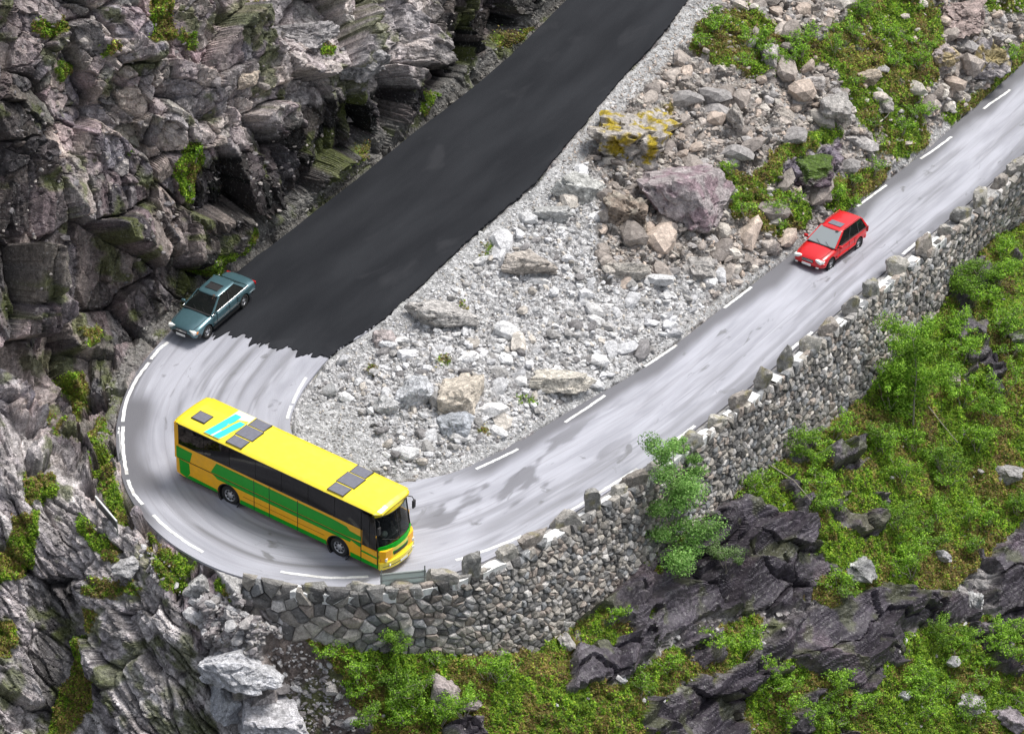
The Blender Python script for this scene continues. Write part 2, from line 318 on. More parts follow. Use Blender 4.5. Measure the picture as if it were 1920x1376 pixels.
# ------------------------------------------------------------------ what grows or lies where (traced outlines)
VEG = mask([
 [(272,-60),(325,-60),(318,40),(335,65),(300,82),(268,84),(270,40)], [(66,48),(126,30),(122,58),(92,76),(72,66)], (.8,[(108,122),(150,118),(150,150),(118,160)]),
 (.8,[(355,262),(386,268),(384,300),(372,340),(372,392),(350,392),(328,345),(330,310)]), (.8,[(770,205),(806,176),(838,172),(802,222)]), (.7,[(940,66),(1004,36),(990,70),(930,100)]),
 [(600,85),(625,85),(620,105),(600,100)], (.6,[(180,85),(215,75),(225,100),(190,115)]), (.7,[(360,495),(425,470),(480,430),(500,440),(420,510),(370,520)]), (.5,[(640,300),(720,260),(700,290),(650,320)]), (.6,[(335,60),(380,60),(360,100)]), (.5,[(460,0),(520,0),(520,20),(470,30)]),
 (.8,[(178,790),(202,775),(208,870),(222,930),(240,985),(215,980),(188,920),(165,870)]), (.7,[(128,690),(158,690),(160,740),(140,760)]), (.5,[(140,620),(200,600),(200,650),(150,660)]), (.5,[(90,760),(125,790),(110,830),(85,800)]),
 [(28,975),(78,960),(70,1010),(50,1080),(0,1094),(-60,1090),(-60,1060),(15,1040)], (.8,[(40,900),(100,880),(110,930),(60,950)]), [(150,1190),(178,1222),(178,1320),(150,1350),(112,1400),(75,1400),(112,1300),(132,1240)],
 [(-60,1150),(26,1165),(34,1210),(14,1232),(-60,1240)], (.9,[(285,1020),(340,1035),(378,1058),(350,1075),(345,1100),(320,1105),(290,1060)]), (.9,[(402,1078),(462,1092),(456,1108),(420,1116),(402,1100)]), (.7,[(180,1080),(236,1090),(242,1118),(200,1125),(172,1115)]), (.6,[(150,960),(180,990),(220,1040),(260,1100),(240,1110),(190,1050),(150,1000)]),
 (.6,[(160,1140),(200,1150),(180,1190),(158,1180)]), (.5,[(380,1150),(440,1150),(430,1200),(390,1190)]), (.55,[(255,985),(290,1000),(300,1040),(270,1030)]),
 # hillside below the wall
 (.95,[(560,1180),(640,1178),(700,1218),(880,1232),(1000,1222),(1090,1165),(1160,1098),(1230,1030),(1300,985),(1240,1120),(1170,1200),(1110,1250),(1150,1290),(1240,1230),(1340,1180),(1440,1150),(1400,1240),(1300,1290),(1240,1330),(1240,1420),(690,1420),(650,1330),(640,1270),(590,1220)]),
 (1,[(1250,1010),(1300,955),(1335,952),(1432,884),(1535,812),(1640,716),(1725,624),(1795,524),(1862,444),(1985,350),(2060,330),(2060,1000),(1920,980),(1840,1060),(1790,1110),(1640,1100),(1560,1140),(1500,1120),(1580,1060),(1500,1040),(1520,985),(1440,955),(1380,930),(1310,955)]),
 (.95,[(1640,1280),(1690,1190),(1830,1160),(1990,1100),(1990,1420),(1380,1420),(1400,1290),(1500,1250),(1600,1300)]), (.9,[(1420,1010),(1480,1000),(1500,1050),(1450,1060)]), (.9,[(1530,1090),(1600,1080),(1600,1120),(1540,1140)]), (.85,[(1440,1240),(1500,1235),(1470,1270),(1430,1300)]), (.8,[(1520,1175),(1560,1180),(1560,1210),(1510,1210)]),
 # between the roads
 (.85,[(1310,40),(1400,10),(1460,60),(1540,70),(1590,30),(1620,-60),(1700,-60),(1765,20),(1765,130),(1725,200),(1745,262),(1690,305),(1650,300),(1600,205),(1570,130),(1480,130),(1440,150),(1370,130),(1290,95)]),
 [(1345,300),(1400,332),(1450,285),(1500,258),(1560,232),(1578,262),(1540,285),(1480,315),(1452,345),(1410,360),(1360,350)], (.85,[(1345,330),(1400,352),(1480,360),(1525,385),(1525,415),(1480,440),(1420,428),(1372,402)]), [(1555,340),(1620,318),(1692,310),(1640,352),(1572,402),(1548,385)],
 [(1762,222),(1822,180),(1856,150),(1925,78),(1985,40),(1985,60),(1925,120),(1850,185),(1785,240)], (.8,[(1640,200),(1700,210),(1700,290),(1640,290)]), (.4,[(690,680),(715,680),(712,700),(690,700)]), (.4,[(815,668),(845,668),(845,690),(815,690)]), (.4,[(870,800),(920,790),(915,815),(875,825)]), (.35,[(960,740),(1010,735),(1010,760),(965,765)]),(.4,[(880,470),(930,440),(940,460),(900,490)]),(.4,[(850,560),(880,560),(885,585),(860,585)]),
 (.6,[(1440,395),(1500,420),(1460,450),(1430,440)]), (.6,[(1830,0),(1925,-10),(1925,20),(1850,30)])], 3)
DARK = mask([
 [(1205,1095),(1235,1020),(1290,985),(1335,955),(1400,925),(1432,950),(1500,958),(1522,990),(1502,1038),(1575,1032),(1582,1072),(1520,1132),(1420,1150),(1330,1152),(1222,1212),(1120,1188)],
 [(1540,935),(1600,912),(1662,930),(1662,992),(1620,1012),(1560,972)], [(1240,1420),(1250,1300),(1320,1262),(1400,1240),(1500,1150),(1580,1118),(1640,1100),(1800,1118),(1832,1160),(1680,1180),(1642,1282),(1620,1302),(1500,1250),(1400,1292),(1400,1420)],
 [(1850,1040),(1920,980),(2060,960),(2060,1140),(1925,1165),(1852,1130)], [(1078,1150),(1180,1075),(1212,1150),(1202,1250),(1100,1300),(1060,1300),(1080,1200)], [(1560,830),(1622,826),(1642,888),(1560,880),(1530,862)], [(1452,318),(1500,290),(1580,262),(1580,330),(1500,350)]], 2)
SPUR = mask([[(-420,740),(0,740),(110,860),(170,930),(240,1000),(330,1120),(360,1200),(420,1290),(420,1420),(400,1800),(-420,1800)]], 8)
ISL = mask([np.array(inside_poly)], 2)
GRAV = mask([np.vstack([RS[:station(15), :2], RS[:station(15), :2][::-1] + np.array([-27, -24])]), np.vstack([RS[station(10):, 2:4], (RS[station(10):, 2:4] + np.array([-14, -12]))[::-1]]),
 np.vstack([RS[:station(11), 2:4], (RS[:station(11), 2:4] + np.array([38, 22]))[::-1]]), [(560,760),(640,740),(700,800),(720,860),(690,900),(620,880),(570,835)]], 2)
SOIL = mask([[(500,1190),(560,1185),(610,1215),(650,1290),(680,1420),(560,1420),(520,1290),(490,1230)]], 6)
PALE = mask([(1,[(520,640),(640,620),(800,480),(960,340),(1100,300),(1130,400),(1120,520),(1360,520),(1280,640),(1100,760),(900,880),(720,900),(540,820)]), (.8,[(385,1190),(530,1200),(600,1330),(560,1420),(420,1420),(400,1290)]), (.5,[(340,1100),(520,1120),(520,1200),(400,1200)]),
 (.7,[(480,-60),(820,-60),(840,60),(760,150),(640,200),(560,220),(520,120),(470,60)]), (.55,[(400,120),(510,120),(520,270),(420,280)]), (.45,[(285,110),(400,130),(400,262),(305,272)]), (.4,[(130,280),(180,300),(180,420),(120,420)]), (.3,[(40,0),(240,20),(270,160),(120,120)]), (.5,[(0,780),(60,790),(230,960),(330,1100),(330,1300),(260,1200),(130,1030),(60,960),(0,900)]), (.35,[(200,1180),(330,1120),(400,1290),(300,1376),(240,1376)]), (.35,[(-60,1240),(60,1240),(80,1376),(-60,1376)])], 6)
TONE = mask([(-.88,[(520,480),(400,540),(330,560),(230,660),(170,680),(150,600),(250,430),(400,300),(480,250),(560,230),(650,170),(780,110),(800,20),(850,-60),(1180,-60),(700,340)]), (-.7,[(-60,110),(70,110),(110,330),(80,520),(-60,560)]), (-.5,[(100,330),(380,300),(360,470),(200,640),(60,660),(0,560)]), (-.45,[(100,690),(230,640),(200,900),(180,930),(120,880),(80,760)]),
 (-.6,[(90,1090),(160,1100),(150,1200),(100,1330),(60,1400),(60,1300)]), (-.2,[(-60,-60),(140,-60),(190,140),(60,120),(-60,110)])], 7)  # darkened cliff outlines: wet rock, and shade painted into its colour
LICH = mask([[(1140,235),(1190,225),(1260,195),(1262,240),(1250,285),(1190,305),(1140,285)]], 2)
BLD = mask([np.vstack([road_poly[:1], road_poly])], 0)
FLAT = 1 - np.clip(blur(np.clip(m_road + m_should, 0, 1), 3) * 1.6, 0, 1)
WALLM = blur(m_wallz, 1)

# ------------------------------------------------------------------ the terrain skin: one continuous surface, finer where it is near
def axis(a, b, lo, hi, step):
    return np.concatenate([np.arange(lo, a, 14.), np.arange(a, b, step), np.arange(b, hi + 1, 14.)])
AU = axis(-60, 1980, -400, 2320, 2.5); AV = axis(-50, 1428, -400, 1780, 2.5)
UU, VV = np.meshgrid(AU, AV); nu, nv = len(AU), len(AV)
u = UU.ravel(); v = VV.ravel(); Zs = gsample(Z, u, v)
P = unproj(u, v, Zs).reshape(nv, nu, 3)
def normals(P):
    du = np.gradient(P, axis=1); dv = np.gradient(P, axis=0); n = np.cross(dv, du)
    n /= np.linalg.norm(n, axis=2, keepdims=True) + 1e-9
    s = np.sign((n @ -CF).mean()); return n * s
n0 = normals(P); 
for _ in range(6):
    q = np.pad(n0, ((1, 1), (1, 1), (0, 0)), mode='edge'); n0 = q[:-2, 1:-1] + q[2:, 1:-1] + q[1:-1, :-2] + q[1:-1, 2:] + n0
    n0 /= np.linalg.norm(n0, axis=2, keepdims=True)
P = P.reshape(-1, 3); n0 = n0.reshape(-1, 3)
X = P[:, 0]; U = P @ CU; D = P @ CF
q3 = np.stack([X, U, D], 1).astype(np.float32)
wu = u + (fbm(q3 * .8, 3, 1) - .5) * 60; wv = v + (fbm(q3 * .8, 3, 2) - .5) * 60          # ragged borders between ground types
wu2 = u + (fbm(q3 * 2.5, 2, 1) - .5) * 22; wv2 = v + (fbm(q3 * 2.5, 2, 2) - .5) * 22
veg = gsample(VEG, wu * .4 + wu2 * .6, wv * .4 + wv2 * .6); dark = gsample(DARK, wu2, wv2); spur = gsample(SPUR, wu, wv); isl = gsample(ISL, u, v); flat = gsample(FLAT, u, v); grav = gsample(GRAV, wu2, wv2)
pale = gsample(PALE, wu, wv); tone = gsample(TONE, wu, wv); soil = gsample(SOIL, wu, wv); wallm = gsample(WALLM, u, v); lich = gsample(LICH, wu2, wv2)
hill = np.clip(1 - isl - spur, 0, 1) * sstep(1040, 1120, v + np.maximum(u - 560, 0) * 0 + np.where(u > 430, 2000, 0) * (v > gsample(Z * 0, u, v)) * 0) 
below = np.zeros((NYG, NXG), np.float32); raster(np.vstack([[(380, 1120)], WBs, [(2360, 0), (2360, 1810), (380, 1810)]]), below); below = blur(below, 4)
hill = gsample(below, u, v) * (1 - spur)
cliff = np.clip(1 - isl - spur - hill, 0, 1) * (1 - wallm)
veg = np.clip(veg * 1.15 - .55 * sstep(.52, .7, fbm(q3 * 1.6, 3, 5)) * (1 - .5 * (veg > .98)), 0, 1) * sstep(.2, .6, flat)
dark = np.maximum(dark, hill * sstep(.60, .63, fbm(q3 * .33 + 7, 4, 8)))
veg = veg * (1 - .9 * dark * (1 - sstep(.55, .62, fbm(q3 * .8, 3, 9))))
dark = dark * (1 - veg)
veg = veg * (1 - .9 * dark)

warp = np.stack([fbm(q3 * .5, 3, 11), fbm(q3 * .5, 3, 12), fbm(q3 * .5, 3, 13)], 1) - .5
disp = np.zeros(len(P), np.float32)
ids = {}
def blocks(p, amp, tilt, crack, cw, seed):
    b, o, e = cells(p, seed); h = _H[b, 3] - .5
    d = amp * h * 2 + tilt * (o * (_H[b, 4:7] - .5)).sum(1) * 2 - crack * (1 - sstep(0, cw, e))
    return d, b, e
# cliff: tall jointed blocks, finer breakage on them
colm = sstep(260, 420, v) * (1 - sstep(480, 620, u))
qa = q3 + warp * .8
ca = np.stack([(qa[:, 0] + .4 * qa[:, 1]) * .34, (qa[:, 1] - .35 * qa[:, 0]) * .26, qa[:, 2] * .25], 1)
d1, b1, e1 = blocks(ca, .9, 1.7, .55, .05, 1)
def two(f1_, f2_, seed, *a):
    da = blocks(f1_, *a, seed); db = blocks(f2_, *a, seed + 20); w_ = sstep(.35, .65, colm + (fbm(q3 * .6, 2, 14) - .5) * .5)
    return da[0] * (1 - w_) + db[0] * w_, np.where(w_ > .5, db[1], da[1]), da[2] * (1 - w_) + db[2] * w_
xr1 = q3[:, 0] + .35 * q3[:, 1]; ur1 = q3[:, 1] - .3 * q3[:, 0]; xr2 = q3[:, 0] + .1 * q3[:, 1]; ur2 = q3[:, 1] - .05 * q3[:, 0]
d2, b2, e2 = two(np.stack([xr1 * .95 + warp[:, 0], ur1 * .8 + warp[:, 1], q3[:, 2] * .65], 1), np.stack([xr2 * 1.5 + warp[:, 0], ur2 * .33 + warp[:, 1], q3[:, 2] * .7], 1), 2, .14, .42, .2, .07)
d3, b3, e3 = two(np.stack([xr1 * 2.6, ur1 * 2.2, q3[:, 2] * 1.8], 1) + warp * 1.2, np.stack([xr2 * 4.2, ur2 * .9, q3[:, 2] * 2], 1) + warp, 3, .035, .16, .05, .12)
disp += cliff * (d1 + d2 + d3)
# spur: slabs leaning down to the right
ax = q3[:, 0] * .62 - q3[:, 1] * .78; bx = q3[:, 0] * .78 + q3[:, 1] * .62
sa = np.stack([ax * .28, bx * .85, D * .35], 1) + warp * .5
f1, s1, g1 = blocks(sa, .38, .7, .3, .08, 4)
sb = np.stack([ax * .75, bx * 2.3, D * 1.1], 1) + warp * .7
f2, s2, g2 = blocks(sb, .08, .16, .1, .1, 5)
f3, s3, g3 = blocks(np.stack([ax * 2.2, bx * 5., D * 3], 1) + warp, .04, .08, .03, .12, 6)
disp += spur * (f1 + f2 + f3)
# hillside: wet dark rock in overlapping folds
ah = q3[:, 0] * .88 + q3[:, 1] * .47; bh = -q3[:, 0] * .47 + q3[:, 1] * .88
t = bh * .5 + (fbm(np.stack([ah * .2, bh * .32, D * .2], 1), 3, 21) - .5) * 3.4
fr = t - np.floor(t); saw = np.where(fr < .86, fr / .86, (1 - fr) / .14)
t2 = bh * 3.3 + (fbm(np.stack([ah * .5, bh * 1.4, D * .6], 1), 4, 22) - .5) * 5; fr2 = t2 - np.floor(t2); saw2 = np.where(fr2 < .8, fr2 / .8, (1 - fr2) / .2)
hb, hid, he = blocks(np.stack([ah * .2, bh * .42, D * .25], 1) + warp * .8, .25, .5, .22, .05, 7)
hr = saw * .55 + saw2 * .045 + hb + (fbm(q3 * 1.2, 2, 23) - .5) * .12
kb, kid, ke = blocks(q3 * 1.5 + warp, .12, .3, .1, .15, 8)
disp += hill * (dark * (hr * 1.25 + .25) + (1 - dark) * (kb * .8 + hb * .6))
# between the roads: rubble bedding
i1, id1, ie1 = blocks(q3 * 1.1 + warp, .1, .2, .08, .15, 9)
i2, id2, ie2 = blocks(q3 * 3.4 + warp, .05, .1, .06, .2, 10)
up = sstep(.5, .0, pale) * isl
disp += isl * (i2 + i1 * .5 + up * i1 * 1.2) * (1 - .75 * grav)
disp = disp * (1 - .8 * grav) + grav * (fbm(q3 * 9, 2, 31) - .5) * .09
disp *= (1 - .75 * soil)
# moss cushions and turf
cu = (fbm(q3 * 2.2, 3, 41) - .35) * .55 + (fbm(q3 * 6, 2, 42) - .5) * .14
disp = disp * (1 - .55 * veg) + veg * (cu + .04)
disp += ((fbm(q3 * 5, 3, 51) - .5) * .05 + (fbm(q3 * 14, 2, 52) - .5) * .025) * (1 - .8 * hill * dark)
disp *= flat
disp = np.where(wallm > .02, -.1 * wallm - .02, disp)
road_f = gsample(blur(m_road, 1), u, v); disp -= (.08 + .5 * ((v < -50) | (u > 1980))) * sstep(.0, .6, road_f)
P2 = P + n0 * disp[:, None]
P2g = P2.reshape(nv, nu, 3); N2g = normals(P2g)
print('terrain shape', round(time.time() - T0, 1))

# albedo of the ground
pal_c = np.array([(.26, .215, .215), (.12, .105, .12), (.36, .30, .275), (.19, .18, .20), (.07, .06, .068), (.46, .385, .34), (.28, .21, .22), (.15, .145, .12)], np.float32)
rb = (pal_c[(b2 * 5 + b1) % 8] * .55 + pal_c[b1 % 8] * .25 + pal_c[b3 % 8] * .2) * 1.35
sgrain = fbm(np.stack([q3[:, 0] * 6 + q3[:, 1], q3[:, 1] * 1.6, D * 3], 1), 3, 61)[:, None]
rb = rb * lerp(.6, 1.5, sgrain)
pal_s = np.array([(.31, .285, .29), (.48, .45, .44), (.13, .12, .13), (.38, .34, .34), (.20, .18, .19), (.54, .51, .50)], np.float32)
sg = fbm(np.stack([ax * 1.2, bx * 6.5, D * 2], 1), 3, 62)[:, None]
rs_ = (pal_s[s1 % 6] * .45 + pal_s[s2 % 6] * .55) * lerp(.25, 1.9, sstep(.2,.8,sg))
hg = fbm(np.stack([ah * .8, bh * 4, D * 1.], 1), 4, 63)[:, None]
rh = np.array([.050, .043, .053]) * lerp(.4, 1.7, hg) * (1 + .5 * (_H[hid, 5:6] - .5)) + np.array([.05, .035, .04]) * sstep(.55, .7, fbm(q3 * .5, 3, 64))[:, None]
rk = pal_s[kid % 6] * .75
pal_i = np.array([(.44, .42, .40), (.35, .31, .28), (.50, .48, .46), (.26, .235, .21), (.40, .36, .32), (.21, .19, .18)], np.float32)
ri = pal_i[id1 % 6] * .4 + pal_i[id2 % 6] * .6
col = cliff[:, None] * rb + spur[:, None] * rs_ + hill[:, None] * (dark[:, None] * rh + (1 - dark[:, None]) * rk * .8) + isl[:, None] * (ri * (1 - dark[:, None]) * .9 + dark[:, None] * rh * 2.2)
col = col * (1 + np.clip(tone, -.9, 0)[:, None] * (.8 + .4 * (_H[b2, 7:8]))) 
wh = np.array([.50, .50, .505]) * (.75 + .5 * _H[(b2 + id2) % 4096, 6:7]); wh = np.where((isl > .5)[:, None], wh, np.array([.52, .48, .465]) * (.55 + .8 * _H[(b3 + s2) % 4096, 6:7]))
col = lerp(col, wh, np.clip(pale, 0, 1)[:, None] * .8)
gg = np.where((isl > .5)[:, None], np.array([.40, .40, .40]), np.array([.15, .145, .135])); gg = gg * lerp(.6, 1.4, fbm(q3 * 7, 2, 65)[:, None])
col = lerp(col, gg, grav[:, None] * .9)
col = lerp(col, np.array([.13, .10, .085]) * lerp(.6, 1.4, fbm(q3 * 3, 3, 66)[:, None]), soil[:, None] * .85)
mo = fbm(q3 * 1.1, 3, 67)[:, None]; mo2 = fbm(q3 * 4, 3, 68)[:, None]
mg = lerp(np.array([.07, .12, .012]), np.array([.22, .29, .03]), sstep(.35, .65, mo2)); mg = lerp(mg, np.array([.12, .085, .035]), sstep(.46, .6, mo) * .85)
# thin moss and brown growth in the joints of the cliffs
thin = sstep(.56, .66, fbm(q3 * .9, 4, 69)) * (cliff + spur + hill * (1 - .5 * dark)) * .7
col = lerp(col, np.array([.10, .12, .03]), thin[:, None])
col = lerp(col, mg, sstep(.25, .6, veg)[:, None])
ly = lich * sstep(.36, .44, fbm(q3 * 2.4, 3, 70)); col = lerp(col, np.array([.34, .26, .03]), ly[:, None] * .85)
col = np.where(wallm[:, None] > .3, np.array([.11, .105, .095]), col)
shd = gsample(blur(m_should * (1 - m_wallz), 1), u, v) * (1 - wallm); col = lerp(col, np.array([.42, .41, .40]) * lerp(.7, 1.2, fbm(q3 * 4, 3, 71)[:, None]), np.clip(shd * 1.4, 0, 1)[:, None])
wet = np.clip(dark + cliff * sstep(.5, .75, fbm(q3 * .35, 3, 72)), 0, 1) * (1 - veg)
vegN = sstep(.25, .6, veg)

grid = np.arange(nv * nu).reshape(nv, nu)
F = np.stack([grid[:-1, :-1], grid[1:, :-1], grid[1:, 1:], grid[:-1, 1:]], -1).reshape(-1, 4)
cls = np.zeros(nv * nu, np.int8); reg = np.stack([cliff, isl, np.maximum(hill, wallm), spur], 1); cls = reg.argmax(1)
fc = cls[F[:, 0]]
for k, nm in enumerate(['cliff', 'scree_slope', 'hillside', 'rock_spur']):
    f = F[fc == k]; used = np.unique(f); mp = np.zeros(nv * nu, np.int32); mp[used] = np.arange(len(used))
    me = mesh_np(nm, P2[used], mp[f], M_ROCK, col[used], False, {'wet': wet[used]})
    setp(link(nm, me), kind='structure')
def gpos(px, py, lift=0.):
    """Ground point and normal under a surveyed spot."""
    x = np.interp(px, AU, np.arange(nu)); y = np.interp(py, AV, np.arange(nv)); x = np.clip(x, 0, nu - 1.001); y = np.clip(y, 0, nv - 1.001)
    i = x.astype(int) if hasattr(x, 'astype') else int(x); j = y.astype(int) if hasattr(y, 'astype') else int(y)
    fx = (x - i)[..., None] if np.ndim(x) else x - i; fy = (y - j)[..., None] if np.ndim(y) else y - j
    a = (P2g[j, i] * (1 - fx) + P2g[j, i + 1] * fx) * (1 - fy) + (P2g[j + 1, i] * (1 - fx) + P2g[j + 1, i + 1] * fx) * fy
    n = N2g[j, i]; return a + n * lift, n
print('terrain meshes', round(time.time() - T0, 1))

# ------------------------------------------------------------------ asphalt
def road_mat(name, fresh):
    m, nt, b = new_mat(name); L = nt.links.new
    at = N(nt, 'ShaderNodeAttribute', attribute_name='ra'); al = N(nt, 'ShaderNodeAttribute', attribute_name='rl')
    cb = N(nt, 'ShaderNodeCombineXYZ'); L(al.outputs['Fac'], cb.inputs[0]); L(at.outputs['Fac'], cb.inputs[1])
    def ns(sx, sy, sc, det, dist=0.):
        mp = N(nt, 'ShaderNodeMapping'); mp.inputs['Scale'].default_value = (sx, sy, 1); L(cb.outputs[0], mp.inputs[0])
        n = N(nt, 'ShaderNodeTexNoise'); n.inputs['Scale'].default_value = sc; n.inputs['Detail'].default_value = det; n.inputs['Distortion'].default_value = dist; L(mp.outputs[0], n.inputs[0]); return n
    def rng_(src, a, b_, c, d):
        r = N(nt, 'ShaderNodeMapRange'); L(src, r.inputs[0]); r.inputs[1].default_value = a; r.inputs[2].default_value = b_; r.inputs[3].default_value = c; r.inputs[4].default_value = d; return r.outputs[0]
    def mix(f, A, B):
        x = N(nt, 'ShaderNodeMix', data_type='RGBA'); L(f, x.inputs[0])
        for s, k in ((A, 6), (B, 7)):
            if isinstance(s, tuple): x.inputs[k].default_value = (*s, 1)
            else: L(s, x.inputs[k])
        return x.outputs[2]
    if fresh:
        c = mix(rng_(ns(.15, .6, 1, 6).outputs[0], .35, .65, 0, 1), (.009, .0105, .0135), (.021, .023, .027))
        c = mix(rng_(ns(.25, .5, 1.3, 4, .4).outputs[0], .62, .74, 0, .45), c, (.042, .043, .048))
        c = mix(rng_(ns(1, 1, 30, 3).outputs[0], .3, .7, 0, .35), c, (.032, .032, .036))
        b.inputs['Roughness'].default_value = .8; b.inputs['Specular IOR Level'].default_value = .15; bs = .02
    else:
        c = mix(rng_(ns(.25, 1.2, 1, 7, .5).outputs[0], .35, .65, 0, 1), (.31, .315, .355), (.42, .425, .475))
        c = mix(rng_(ns(.10, 1.7, 1, 7, .8).outputs[0], .56, .68, 0, .5), c, (.17, .17, .185))          # worn streaks along the lanes
        c = mix(rng_(ns(.05, 6, 1, 5, .3).outputs[0], .58, .68, 0, .4), c, (.21, .205, .22))
        c = mix(rng_(ns(.5, .8, 1, 6, 1.2).outputs[0], .64, .7, 0, .8), c, (.15, .15, .155))              # damp patches
        ed = N(nt, 'ShaderNodeAttribute', attribute_name='edge')
        tk_ = N(nt, 'ShaderNodeAttribute', attribute_name='track'); c = mix(tk_.outputs['Fac'], c, (.14, .14, .15)); c = mix(ed.outputs['Fac'], c, (.125, .125, .14))
        c = mix(rng_(ns(1, 1, 26, 3).outputs[0], .35, .7, 0, .22), c, (.22, .22, .22))
        r = rng_(ns(.5, .8, 1, 6, 1.2).outputs[0], .6, .7, .6, .4); L(r, b.inputs['Roughness']); bs = .025
    L(c, b.inputs['Base Color'])
    bp = N(nt, 'ShaderNodeBump'); bp.inputs['Distance'].default_value = bs; bp.inputs['Strength'].default_value = .5; L(ns(1, 1, 22, 6).outputs[0], bp.inputs['Height']); L(bp.outputs[0], b.inputs['Normal'])
    if not fresh: b.inputs['Specular IOR Level'].default_value = .45
    return m
M_ASPH = road_mat('asphalt_old', False); M_NEW = road_mat('asphalt_fresh', True)
mid = (RO + RI) / 2; arc = np.r_[0, np.cumsum(np.linalg.norm(np.diff(mid, axis=0), axis=1))]
wid = np.linalg.norm(RO - RI, axis=1)
NA = 72; tA = np.linspace(0, 1, NA)
def road_pt(i, t):
    """point on the road: fractional sample i, t across from outer (0) to inner (1)."""
    i = np.asarray(i, float); i0 = np.clip(i.astype(int), 0, NS - 2); f = (i - i0)[..., None]; t = np.asarray(t, float)[..., None]
    O = RO[i0] * (1 - f) + RO[i0 + 1] * f; I = RI[i0] * (1 - f) + RI[i0 + 1] * f
    return O * (1 - t) + I * t
def sheet(name, i_arr, t0, t1, lift, mat, thick=None, jag=None):
    I = np.asarray(i_arr, float); V = []; ra = []; rl = []; ed = []
    tt = np.linspace(0, 1, NA)[None] * (t1 - t0)[:, None] + t0[:, None]
    II = np.repeat(I[:, None], NA, 1)
    if jag is not None: II = II + jag(tt) * (np.arange(len(I)) == len(I) - 1)[:, None]
    V = road_pt(II, tt) + np.array([0, 0, lift])
    V[..., 2] += (fbm(V.reshape(-1, 3) * .4, 2, 90).reshape(V.shape[:2]) - .5) * .015
    w = np.interp(II, np.arange(NS), wid); RA = tt * w; RL = np.interp(II, np.arange(NS), arc)
    g = np.arange(len(I) * NA).reshape(len(I), NA)
    F = np.stack([g[:-1, :-1], g[:-1, 1:], g[1:, 1:], g[1:, :-1]], -1).reshape(-1, 4)
    V = V.reshape(-1, 3)
    # skirt down the border so the sheet has a thickness
    rim = np.concatenate([g[0, :], g[1:, -1], g[-1, -2::-1], g[-2:0:-1, 0]]); base = len(V)
    V = np.vstack([V, V[rim] - np.array([0, 0, .12])]); k = len(rim); a = np.arange(k)
    F = np.vstack([F, np.stack([rim, rim[(a + 1) % k], base + (a + 1) % k, base + a], 1)])
    RA = np.r_[RA.ravel(), RA.ravel()[rim]]; RL = np.r_[RL.ravel(), RL.ravel()[rim]]
    iis = II.ravel(); iis = np.r_[iis, iis[rim]]; tts = np.r_[tt.ravel(), tt.ravel()[rim]]
    kst = iis / (NS - 1) * (len(ST) - 1)
    e_in = sstep(1.5, .5, (1 - tts) * np.interp(iis, np.arange(NS), wid) + (fbm(np.stack([RL * .35, RA * 0, RL * 0], 1), 3, 91) - .5) * 1.3) * sstep(23, 25, kst)
    e_o = sstep(1.9, .9, tts * np.interp(iis, np.arange(NS), wid) + (fbm(np.stack([RL * .5, RA * .5, RL * 0], 1), 3, 92) - .5) * 1.2) * sstep(13.5, 14.2, kst) * sstep(17.6, 16.6, kst)
    wv_ = np.interp(iis, np.arange(NS), wid); o_d = tts * wv_; nz1 = fbm(np.stack([RL * .3, RA * 3, RL * 0], 1), 3, 97)
    gut = sstep(.42, .3, o_d) * sstep(12.2, 12.8, kst) * sstep(18.5, 17.5, kst)
    e_r = .75 * sstep(.9, .2, o_d + (fbm(np.stack([RL * .4, RA * 0, RL * 0], 1), 3, 98) - .5) * 1.2) * sstep(27, 29, kst)
    wob = (fbm(np.stack([RL * .25, RL * 0, RL * 0], 1), 2, 99) - .5) * .5
    def tr_(c_, w_, a_, k0, k1): return a_ * np.exp(-((o_d - c_ - wob) / w_) ** 2) * sstep(k0, k0 + .8, kst) * sstep(k1, k1 - .8, kst) * sstep(.38, .55, nz1)
    trk = np.maximum.reduce([tr_(1.55, .10, .85, 16.5, 23.5), tr_(3.4, .14, .55, 15, 22), tr_(2.5, .12, .7, 10.5, 15.5), tr_(4.1, .16, .8, 10.5, 14.5), tr_(5.0, .12, .7, 10.5, 14.), tr_(3.2, .10, .6, 10.5, 14.), tr_(5.9, .25, .6, 10.5, 14.5), tr_(2.2, .55, .45, 24, 37), tr_(1.25, .3, .5, 24, 34)])
    dmp = sstep(.56, .62, fbm(np.stack([RL * .35, RA * .8, RL * 0], 1), 4, 89)) * sstep(22, 23.5, kst) * sstep(29, 26, kst) * .8
    me = mesh_np(name, V, F, mat, None, False, {'ra': RA, 'rl': RL, 'edge': np.clip(np.maximum.reduce([e_in, e_o, gut, e_r, dmp]), 0, 1), 'track': np.clip(trk, 0, 1)})
    return link(name, me)
ones = np.ones
ii = np.arange(station(9.0), NS)
setp(sheet('road', ii, ones(len(ii)) * 0, ones(len(ii)) * 1., .03, M_ASPH), kind='structure')
ie = station(11.35); ii = np.arange(0, ie + 1)
jag_r = fbm(np.stack([ii * .22, ii * 0, ii * 0], 1).astype(float), 4, 93) - .5; jag_l = fbm(np.stack([ii * .2, ii * 0 + 9, ii * 0], 1).astype(float), 3, 94) - .5
t0 = .0 + jag_l * .012 + .18 * sstep(station(10.2), station(11.3), ii) ; t1 = 1 + jag_r * .022 + (fbm(np.stack([ii * .9, ii * 0 + 4, ii * 0], 1).astype(float), 2, 96) - .5) * .03
tk = np.linspace(-1, 2, 600); jg = (fbm(np.stack([tk * 26, tk * 0, tk * 0], 1), 4, 95, .7) - .5) * 27; jg -= jg.min()
setp(sheet('fresh_asphalt', ii, t0, t1, .075, M_NEW, jag=lambda t: np.interp(t, tk, jg) + (t * -6)), kind='structure')

